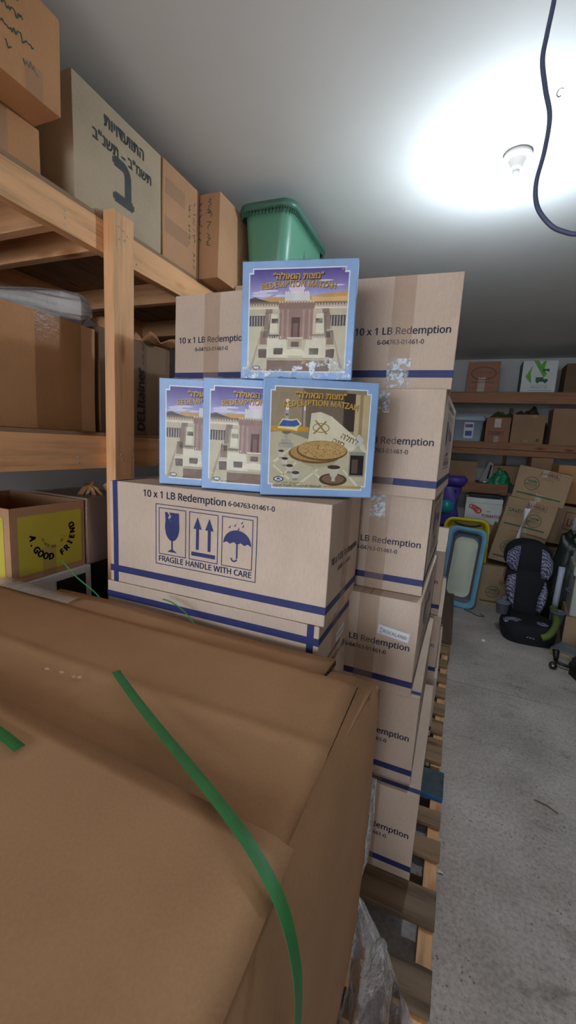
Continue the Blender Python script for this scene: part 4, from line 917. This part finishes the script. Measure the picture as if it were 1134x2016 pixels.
RED = plain('tomato_red', (196, 48, 50), .5, .2, 20, 0)
def d_tom(t, F, wf):
    fr, L = F['-y']; b = MB()
    for x, y, r_ in ((.06, .18, .026), (.085, .17, .028), (.11, .155, .03), (.13, .14, .034)): ring(b, fr, circle(x, y, r_), circle(x, y, r_*.55), .0015+.0005*x*20)
    b.build('tomato_print', RED, t, wf); b = MB(); text(b, 'TOMATOES', fr, .165, .075, .23, .002, None, .03); strip(b, fr, .21, .135, .25, .142, .002, 2); b.build('printed_text', RED, t, wf)
    b = MB(); strip(b, fr, 0, .222, L, .2245, .0015); b.build('lid_line', plain('grey_line', (120, 122, 128), .5), t, wf)
simple_carton('carton', 'white produce box printed with red tomatoes, behind the bassinet', WB, .10, 4.89, .765, .36, .30, .275, decor=d_tom)
simple_carton('carton', 'kraft box under the white tomato box', BKR, .09, 4.89, .30, .36, .30, .464)
simple_carton('carton', 'kraft box on the floor behind the bassinet', BKR, .06, 4.88, 0, .38, .32, .299)
dk = thing('tray', 'dark flat tray on the white tomato box', 'tray', (.28, 5.04, 1.041)); b = MB(); loft(b, [[(x, y, z) for x, y in rrect(.32+i, .24+i, .02, 3)] for z, i in ((0, -.03), (.03, 0), (.034, 0), (.006, -.035))], True, True); b.build('tray_body', plain('dark_tray', (56, 58, 64), .5), dk)

# purple toy
def pillow(mb, outline, fr, depth, back=.0, rings=5, edge=.02):
    n = len(outline); cx = sum(p[0] for p in outline)/n; cy = sum(p[1] for p in outline)/n
    rs = [[fr(x, y, -back) for x, y in outline], [fr(x, y, 0) for x, y in outline]]
    for k in range(1, rings+1):
        t = k/rings; s = 1-t*.92; h = depth*math.sin(t*math.pi/2)**.7
        rs.append([fr(cx+(x-cx)*s, cy+(y-cy)*s, h) for x, y in outline])
    loft(mb, rs)
PUR = plain('purple_plastic', (74, 58, 150), .4, .08, 6, .02); TEAL = plain('teal_plastic', (24, 150, 160), .35, .06, 6, .02)
pt = thing('toy_panel', 'tall purple plastic toy with teal disc beside the right column', 'toy', (-.02, 4.83, -.0))
fr = frame((0, 0, 0), (1, 0, 0), (0, 0, 1))
b = MB(); ol = [(-.16, .70), (.02, .70), (.06, .76), (.055, .85), (.03, .93), (.035, 1.02), (.06, 1.10), (.065, 1.17), (-.16, 1.17)]; pillow(b, ol, fr, .05, .05); b.build('toy_body', PUR, pt)
b = MB(); b.tube([(-.16, -.03, 1.21), (.08, -.03, 1.21), (.10, -.03, 1.20)], [.055, .055, .03], 14); b.build('toy_handle', PUR, pt)
b = MB(); b.tube([(-.07, -.045, .93), (-.07, -.07, .93)], [.075, .07], 22); b.build('teal_disc', TEAL, pt)
b = MB(); b.tube([(.0, -.04, .80), (.07, -.05, .69), (.10, -.05, .66)], [.03, .02, .012], 8); b.build('teal_lever', TEAL, pt)
b = MB(); b.lathe([(0, 0), (.012, 0), (.012, .01)], 10, (.0, -.055, 1.10), Matrix.Rotation(R(90), 3, 'X')); b.build('bolt_hole', BLACK, pt)
b = MB(); b.box(-.14, .02, -.02, .05, 0, .70); b.build('toy_leg', PUR, pt)

# yellow tub and blue bassinet leaning on it
YP = plain('yellow_plastic', (214, 192, 30), .4, .08, 6, .02)
yt = thing('tub', 'yellow plastic tub standing on end behind the pale blue bassinet', 'tub', (.13, 4.60, 0), 0, None, (R(-4), 0, 0))
fy = frame((0, 0, .42), (1, 0, 0), (0, 0, 1)); b = MB()
def rr3(w_, h_, r_, y): return [Vector((x, y, .42+z)) for x, z in rrect(w_, h_, r_, 6)]
loft(b, [rr3(.36, .80, .07, .08), rr3(.40, .83, .08, -.05), rr3(.44, .86, .09, -.055), rr3(.43, .85, .09, -.065), rr3(.38, .80, .07, -.06), rr3(.33, .76, .06, .06)], True, True); b.build('tub_body', YP, yt)
b = MB(); b.tube(smooth([(-.12, -.07, .80), (-.05, -.085, .775), (.06, -.085, .77), (.13, -.07, .79)], 5), .008, 8); b.build('tub_handle', BLACK, yt)
LB = plain('pale_blue_fabric', (120, 176, 205), .8, .06, 20, .2); GF = plain('grey_mesh_fabric', (104, 108, 122), .9, .1, 60, .3); CR = plain('cream_pad', (214, 220, 196), .7, .04, 5, .1)
ba = thing('bassinet', 'pale blue bassinet with cream pad leaning upright against the yellow tub', 'bassinet', (.100, 4.32, 0), R(-6), None, (R(-5), R(3), R(-6)))
def rr4(w_, h_, r_, y): return [Vector((x, y, .40+z)) for x, z in rrect(w_, h_, r_, 8)]
b = MB(); loft(b, [rr4(.30, .74, .06, .14), rr4(.34, .78, .07, .02), rr4(.36, .795, .075, -.01), rr4(.345, .785, .07, -.035), rr4(.30, .74, .06, -.03), rr4(.265, .70, .055, -.0)], True, False); b.build('rim_cover', LB, ba)
b = MB(); loft(b, [rr4(.27, .705, .055, -.002), rr4(.22, .64, .06, .06)], False, True); b.build('mesh_side', GF, ba)
b = MB(); fb = lambda u, v, c=0: Vector((u, .055-c, .39+v)); pillow(b, [(x, y) for x, y in rrect(.215, .60, .07, 8)], fb, .045, .0, 4); b.build('sleeping_pad', CR, ba)
b = MB(); b.tube(smooth([(.10, -.06, .006), (.17, -.10, .006), (.23, -.16, .006), (.28, -.12, .006), (.24, -.08, .006), (.30, -.05, .006)], 6), .003, 6); b.build('cord', BLACK, ba)

# stack of moving boxes
GI = plain('green_print', (58, 92, 66), .6, .2, 20, 0); RI = plain('maroon_print', (104, 58, 52), .6, .2, 20, 0)
def d_mov(save=False):
    def f(t, F, wf):
        fr, L = F['-y']; b = MB()
        for a in ((.18, .235, .34, .238), (.18, .285, .34, .288), (.18, .235, .183, .288), (.337, .235, .34, .288)): strip(b, fr, *a, .0016, 2)
        text(b, 'U-HAUL', fr, .19, .248, .14, .0018, None, .03); scribble(b, fr, .22, .21, .08, .010, .0016, None, 9); b.build('maroon_print', RI, t, wf)
        b = MB(); cx, cy = (.13, .155) if not save else (.27, .13)
        ring(b, fr, circle(cx, cy, .062), circle(cx, cy, .056), .0016); text(b, '100%', fr, cx, cy+.008, .075, .0016, None, .03, 'C'); text(b, 'RECYCLED', fr, cx, cy-.018, .095, .0016, None, .03, 'C'); text(b, 'CARDBOARD', fr, cx, cy-.036, .07, .0016, None, .0, 'C')
        if save: text(b, 'SAVE!', fr, .03, .17, .12, .0016, None, .03); scribble(b, fr, .03, .148, .13, .012, .0016, None, 10); scribble(b, fr, .03, .128, .13, .010, .0016, None, 11)
        strip(b, fr, .03, .045, L-.04, .06, .0016, 6); b.build('green_print', GI, t, wf)
        b = MB(); f2, L2 = F['-x']; ring(b, f2, circle(L2-.12, .15, .06), circle(L2-.12, .15, .05), .0016); text(b, '100%', f2, L2-.12, .145, .08, .0016, None, .03, 'C'); strip(b, f2, .03, .04, L2-.03, .055, .0016, 4); scribble(b, f2, L2-.22, .24, .18, .018, .0016, None, 12); b.build('side_print', GI, t, wf)
    return f
MOVK = cardboard('moving_box_board', (170, 142, 112))
SHT = tape_mat('shiny_tape', (210, 190, 170), .4)
T9 = R(9); cx0, cz0 = .560, .458
def ctr(d, o_): return cx0+d*math.sin(T9)+o_*math.cos(T9), cz0+d*math.cos(T9)-o_*math.sin(T9)
c3, c4 = ctr(.335, .018), ctr(.650, .060)
stk = [(.31, 4.50, .0, .40, .33, .42, 0, -2, 'lowest moving box of the leaning stack behind the car seat', False),
       (cx0-.21, 4.50, cz0, .42, .33, .33, 9, 3, 'second moving box of the leaning stack, half hidden by the head of the car seat', False),
       (c3[0]-.21, 4.49, c3[1], .42, .33, .31, 9, -4, 'moving box marked SAVE, third in the leaning stack', True),
       (c4[0]-.22, 4.50, c4[1], .44, .33, .30, 9, -8, 'topmost crumpled moving box of the leaning stack', False)]
for x, y, z, W, D, H, a, yw, lab, sv in stk:
    simple_carton('moving_box', lab, MOVK, x, y, z, W, D, H, rot=(0, R(a), R(yw)), wob=.007, decor=d_mov(sv), tape=[('-y', .19, .0, .24, .07), ('-y', .19, H-.07, .24, H)], tmat=SHT, group='leaning stack of moving boxes')
simple_carton('moving_box', 'plain large moving box under the one with a pale label, right edge', MOVK, .84, 4.92, .0, .50, .42, .60, wob=.006)
def d_u(t, F, wf):
    fr, L = F['-y']; b = MB(); text(b, 'U-HAUL', fr, .20, .20, .26, .0016, None, .03, 'L', 1.5)
    for a in ((.17, .165, .48, .172), (.17, .34, .48, .347), (.17, .165, .177, .347)): strip(b, fr, *a, .0016, 2)
    b.build('maroon_print', RI, t, wf); b = MB(); strip(b, fr, .26, .17, .40, .30, .006, 2); b.build('pale_label', PB, t, wf)
simple_carton('moving_box', 'moving box with pale label and red-framed lettering, right edge', MOVK, .84, 4.92, .63, .50, .42, .40, wob=.006, rot=(0, R(5), R(-3)), decor=d_u, tape=[('-y', .20, .0, .25, .10)], tmat=SHT)
simple_carton('carton', 'plain kraft box high at the right edge above the labelled moving box', KRAFT, .92, 4.96, 1.062, .46, .38, .38)
wt = thing('paper_strip', 'twisted white strip hanging over the stack of moving boxes', 'strip', (.60, 4.35, .90)); b = MB()
b.grid(lambda u, v: Vector((-.04+.05*v+(.03+.03*v)*(u-.5)*math.cos(2.5*v), -.045+.03*math.sin(3*v)+.02*(u-.5), -.20+.34*v)), 3, 14); b.build('paper_band', WHITE, wt, None, .002)

# ------------------------------------------------------------------ child car seat
SB = plain('black_fabric', (18, 20, 26), .85, .2, 40, .2); SG = None
def pattern():
    mt, nt, b, L = newmat('grey_zigzag_fabric'); wv = nt.nodes.new('ShaderNodeTexWave'); wv.wave_type = 'BANDS'; wv.bands_direction = 'DIAGONAL'; wv.inputs['Scale'].default_value = 16; wv.inputs['Distortion'].default_value = 6; wv.inputs['Detail Scale'].default_value = 3
    L.new(coords(nt), wv.inputs['Vector']); r = ramp(nt, wv.outputs[0], [(.40, lin((58, 62, 92))), (.55, lin((150, 148, 168)))]); L.new(r.outputs[0], b.inputs['Base Color']); b.inputs['Roughness'].default_value = .85; return mt
SG = pattern()
cs = thing('car_seat', 'black child car seat with grey patterned wings and cup holders on the floor', 'car seat', (.66, 4.02, 0), R(4))
tiltb = Matrix.Rotation(R(-14), 3, 'X')
def bf(ox, oz, oy=0):  # frame on the reclined back
    return lambda u, v, c=0: Vector((ox+u, oy-c+(v+oz-.15)*.22, oz+v))
def sup(rx, ry, n=28, e=2.6, top=1.0):
    out = []
    for i in range(n):
        a = 2*math.pi*i/n; c, s = math.cos(a), math.sin(a); out.append((rx*math.copysign(abs(c)**(2/e), c), ry*math.copysign(abs(s)**(2/e), s)))
    return out
b = MB(); pillow(b, sup(.185, .155, e=2.3), bf(-.005, .625), .05, .09); b.build('headrest', SB, cs)
b = MB(); pillow(b, [(-.155, .17), (-.06, .21), (.06, .21), (.155, .17), (.165, .05), (.12, -.12), (.10, -.22), (-.10, -.22), (-.13, -.12), (-.17, .06)], bf(0, .345, -.01), .055, .08); b.build('backrest', SB, cs)
b = MB()
pillow(b, [(-.08, .10), (-.12, .09), (-.18, .03), (-.185, -.06), (-.14, -.11), (-.095, -.12)], bf(0, .63, -.045), .04, .03); b.build('headrest_wing', SG, cs)
b = MB(); pillow(b, [(.085, .09), (.13, .07), (.175, .0), (.18, -.09), (.15, -.16), (.09, -.15)], bf(0, .63, -.045), .04, .03); b.build('headrest_wing', SG, cs)
b = MB(); pillow(b, [(-.10, .14), (-.16, .11), (-.175, .03), (-.15, -.07), (-.10, -.155), (-.095, 0)], bf(0, .35, -.05), .04, .03); b.build('back_wing', SG, cs)
b = MB(); pillow(b, [(.13, .10), (.155, .02), (.145, -.08), (.11, -.16), (.075, -.14), (.085, -.04)], bf(0, .35, -.05), .04, .03); b.build('back_wing', SG, cs)
b = MB(); ss = sup(.205, .185, e=3.2)
loft(b, [[Vector((x*s, y*s-.16, z)) for x, y in ss] for z, s in ((0.0, .90), (.03, .97), (.10, 1.0), (.145, .96), (.165, .85), (.16, .3))]); b.build('seat_cushion', SB, cs)
b = MB(); pillow(b, [(-.20, .02), (-.19, .09), (-.10, .10), (-.04, .04), (-.08, .01)], lambda u, v, c=0: Vector((u, -.14-v*1.4, .150+c+v*.05)), .02, .01); b.build('seat_side_trim', SG, cs)
b = MB(); pillow(b, [(.04, .10), (.09, .14), (.14, .10), (.13, .02), (.05, .02)], lambda u, v, c=0: Vector((u, -.16-v, .150+c+v*.05)), .02, .01); b.build('seat_side_trim', SG, cs)
OLV = plain('olive_plastic', (92, 110, 46), .6, .1, 10, .05); CHG = plain('grey_cup_plastic', (108, 110, 124), .6, .1, 10, .05)
b = MB(); b.tube(smooth([(.06, -.37, .10), (.11, -.36, .13), (.17, -.27, .18), (.20, -.14, .22), (.20, -.02, .25)], 5), [.026]*21, 12); b.build('armrest', OLV, cs)
b = MB(); b.tube(smooth([(-.17, -.02, .28), (-.20, -.10, .24), (-.20, -.20, .21)], 5), .024, 12); b.build('armrest', CHG, cs)
for x, y, z in ((-.215, -.20, .235), (.215, -.13, .20)):
    b = MB(); b.lathe([(0, -.09), (.042, -.09), (.052, 0), (.060, .0), (.060, .008), (.048, .008), (.038, -.08), (0, -.08)], 22, (x, y, z+.05)); b.build('cup_holder', CHG, cs)
b = MB(); scribble(b, frame((-.04, -.352, .075), (1, 0, -.1), (.2, -.05, 1)), 0, 0, .06, .012, .004, None, 13); b.build('seat_logo', WHITE, cs)

# ------------------------------------------------------------------ right edge clutter
pr_ = thing('paper_roll', 'leaning white rolled sheet right of the car seat', 'roll', (.90, 4.15, 0)); b = MB(); b.tube([(.0, 0, .02), (.03, .09, .46), (.035, .1, .56)], [.025, .025, .027], 14); b.build('rolled_sheet', plain('bright_paper', (190, 196, 214), .5, .05, 8, .1), pr_)
WA = plain('offwhite_plastic', (176, 178, 168), .5, .05, 8, .05)
hb = thing('appliance_box', 'off-white appliance with moulded panel in an open kraft box, right edge', 'appliance', (1.20, 4.05, 0), R(-8))
b = MB(); b.box(-.24, .24, -.22, .22, .0, .24); bevelled(b.build('kraft_base', MOVK, hb), .004)
b = MB(); b.box(-.22, .22, -.20, .20, .241, .58); bevelled(b.build('appliance_body', WA, hb), .015, 3)
b = MB(); b.box(-.24, .24, -.225, .225, .581, .66); bevelled(b.build('appliance_top', WA, hb), .015, 3)
for s in (-.2215,): 
    b = MB(); fq = frame((s, .16, .28), (0, -1, 0), (0, 0, 1)); ring(b, fq, [(x+.15, y+.13) for x, y in rrect(.28, .26, .03)], [(x+.15, y+.13) for x, y in rrect(.25, .23, .025)], .003); b.build('panel_frame', WHITE, hb)
    b = MB(); b.tube(smooth([(s-.002, .02, .42), (s-.03, .0, .41), (s-.002, -.03, .40)], 5), .006, 8); b.build('panel_handle', CHG, hb)
dg = thing('dark_bag', 'dark green-black bag slumped against the boxes at the right edge', 'bag', (1.10, 4.42, 0)); b = MB(); heap(dg, 'bag_film', plain('dark_bag_film', (24, 32, 26), .35, .3, 10, .5), .24, .12, .92, 31, 18, .22)
pd = thing('mat_board', 'flat grey-blue and tan panel lying beside the car seat', 'panel', (.93, 3.68, .0), R(-32)); b = MB(); b.box(-.10, .16, -.05, .13, 0, .03); bevelled(b.build('grey_half', plain('grey_blue_panel', (118, 126, 140), .6), pd), .006); b = MB(); b.box(-.08, .22, -.12, -.051, 0, .035); bevelled(b.build('tan_half', plain('tan_panel', (150, 138, 112), .6), pd), .006)
b = MB(); b.tube(smooth([(.10, .05, .04), (.2, .06, .06), (.3, .02, .05), (.38, .0, .045)], 5), [.02]*16, 8); b.build('black_grip', SB, pd)
BP = plain('black_plastic', (14, 14, 16), .45, .2, 10, .05)
st = thing('black_bag', 'black rounded bag at the right edge of the floor', 'bag', (1.08, 3.33, 0)); heap(st, 'bag_shell', BP, .20, .20, .24, 3, 16, .12)
b = MB(); b.tube(smooth([(-.02, -.08, .22), (.0, 0, .27), (.03, .08, .22)], 6), .010, 8); b.build('bag_handle', BP, st)
wl = thing('caster_frame', 'small black wheeled frame on the floor before the black bag', 'frame', (.80, 3.38, 0))
b = MB(); b.tube([(0, 0, .05), (.05, .0, .035), (.13, -.02, .03)], .012, 8); b.build('frame_bar', BP, wl); b = MB(); b.tube([(0, .0, .05), (-.005, .02, .13)], [.014, .024], 10); b.build('frame_knob', BP, wl)
for x, y in ((-.02, -.03), (.11, -.05), (.12, .05)):
    b = MB(); b.lathe([(0, -.012), (.022, -.012), (.026, -.006), (.026, .006), (.022, .012), (0, .012)], 18, (x, y, .028), Matrix.Rotation(R(80), 3, 'X')); b.build('caster_wheel', BP, wl); b = MB(); b.lathe([(0, 0.0135), (.008, .0135), (.008, -.0135), (0, -.0135)], 10, (x, y, .028), Matrix.Rotation(R(80), 3, 'X')); b.build('wheel_hub', STEEL, wl)
pb_ = thing('bottle_cap', 'tiny white bottle cap on the floor before the car seat', 'cap', (.335, 3.60, 0)); b = MB(); b.lathe([(0, .012), (.013, .012), (.015, .008), (.015, 0)], 14); b.build('cap_shell', WHITE, pb_)
sk = thing('stick', 'thin dark stick on the concrete floor right of the pallets', 'stick', (.47, 1.95, 0)); b = MB(); b.tube([(0, 0, .004), (.05, -.012, .004), (.085, -.04, .004)], [.002, .003, .002], 6); b.build('stick_rod', DARKK, sk)
# scraps on the floor
sp = thing('paper_scrap', 'tiny white scrap beside the orange pallet block', 'scrap', (.092, 1.42, 0)); b = MB(); b.grid(lambda u, v: Vector((.02*u, .012*v, .003+.004*math.sin(3*u+2*v))), 3, 3); b.build('scrap_sheet', WHITE, sp)
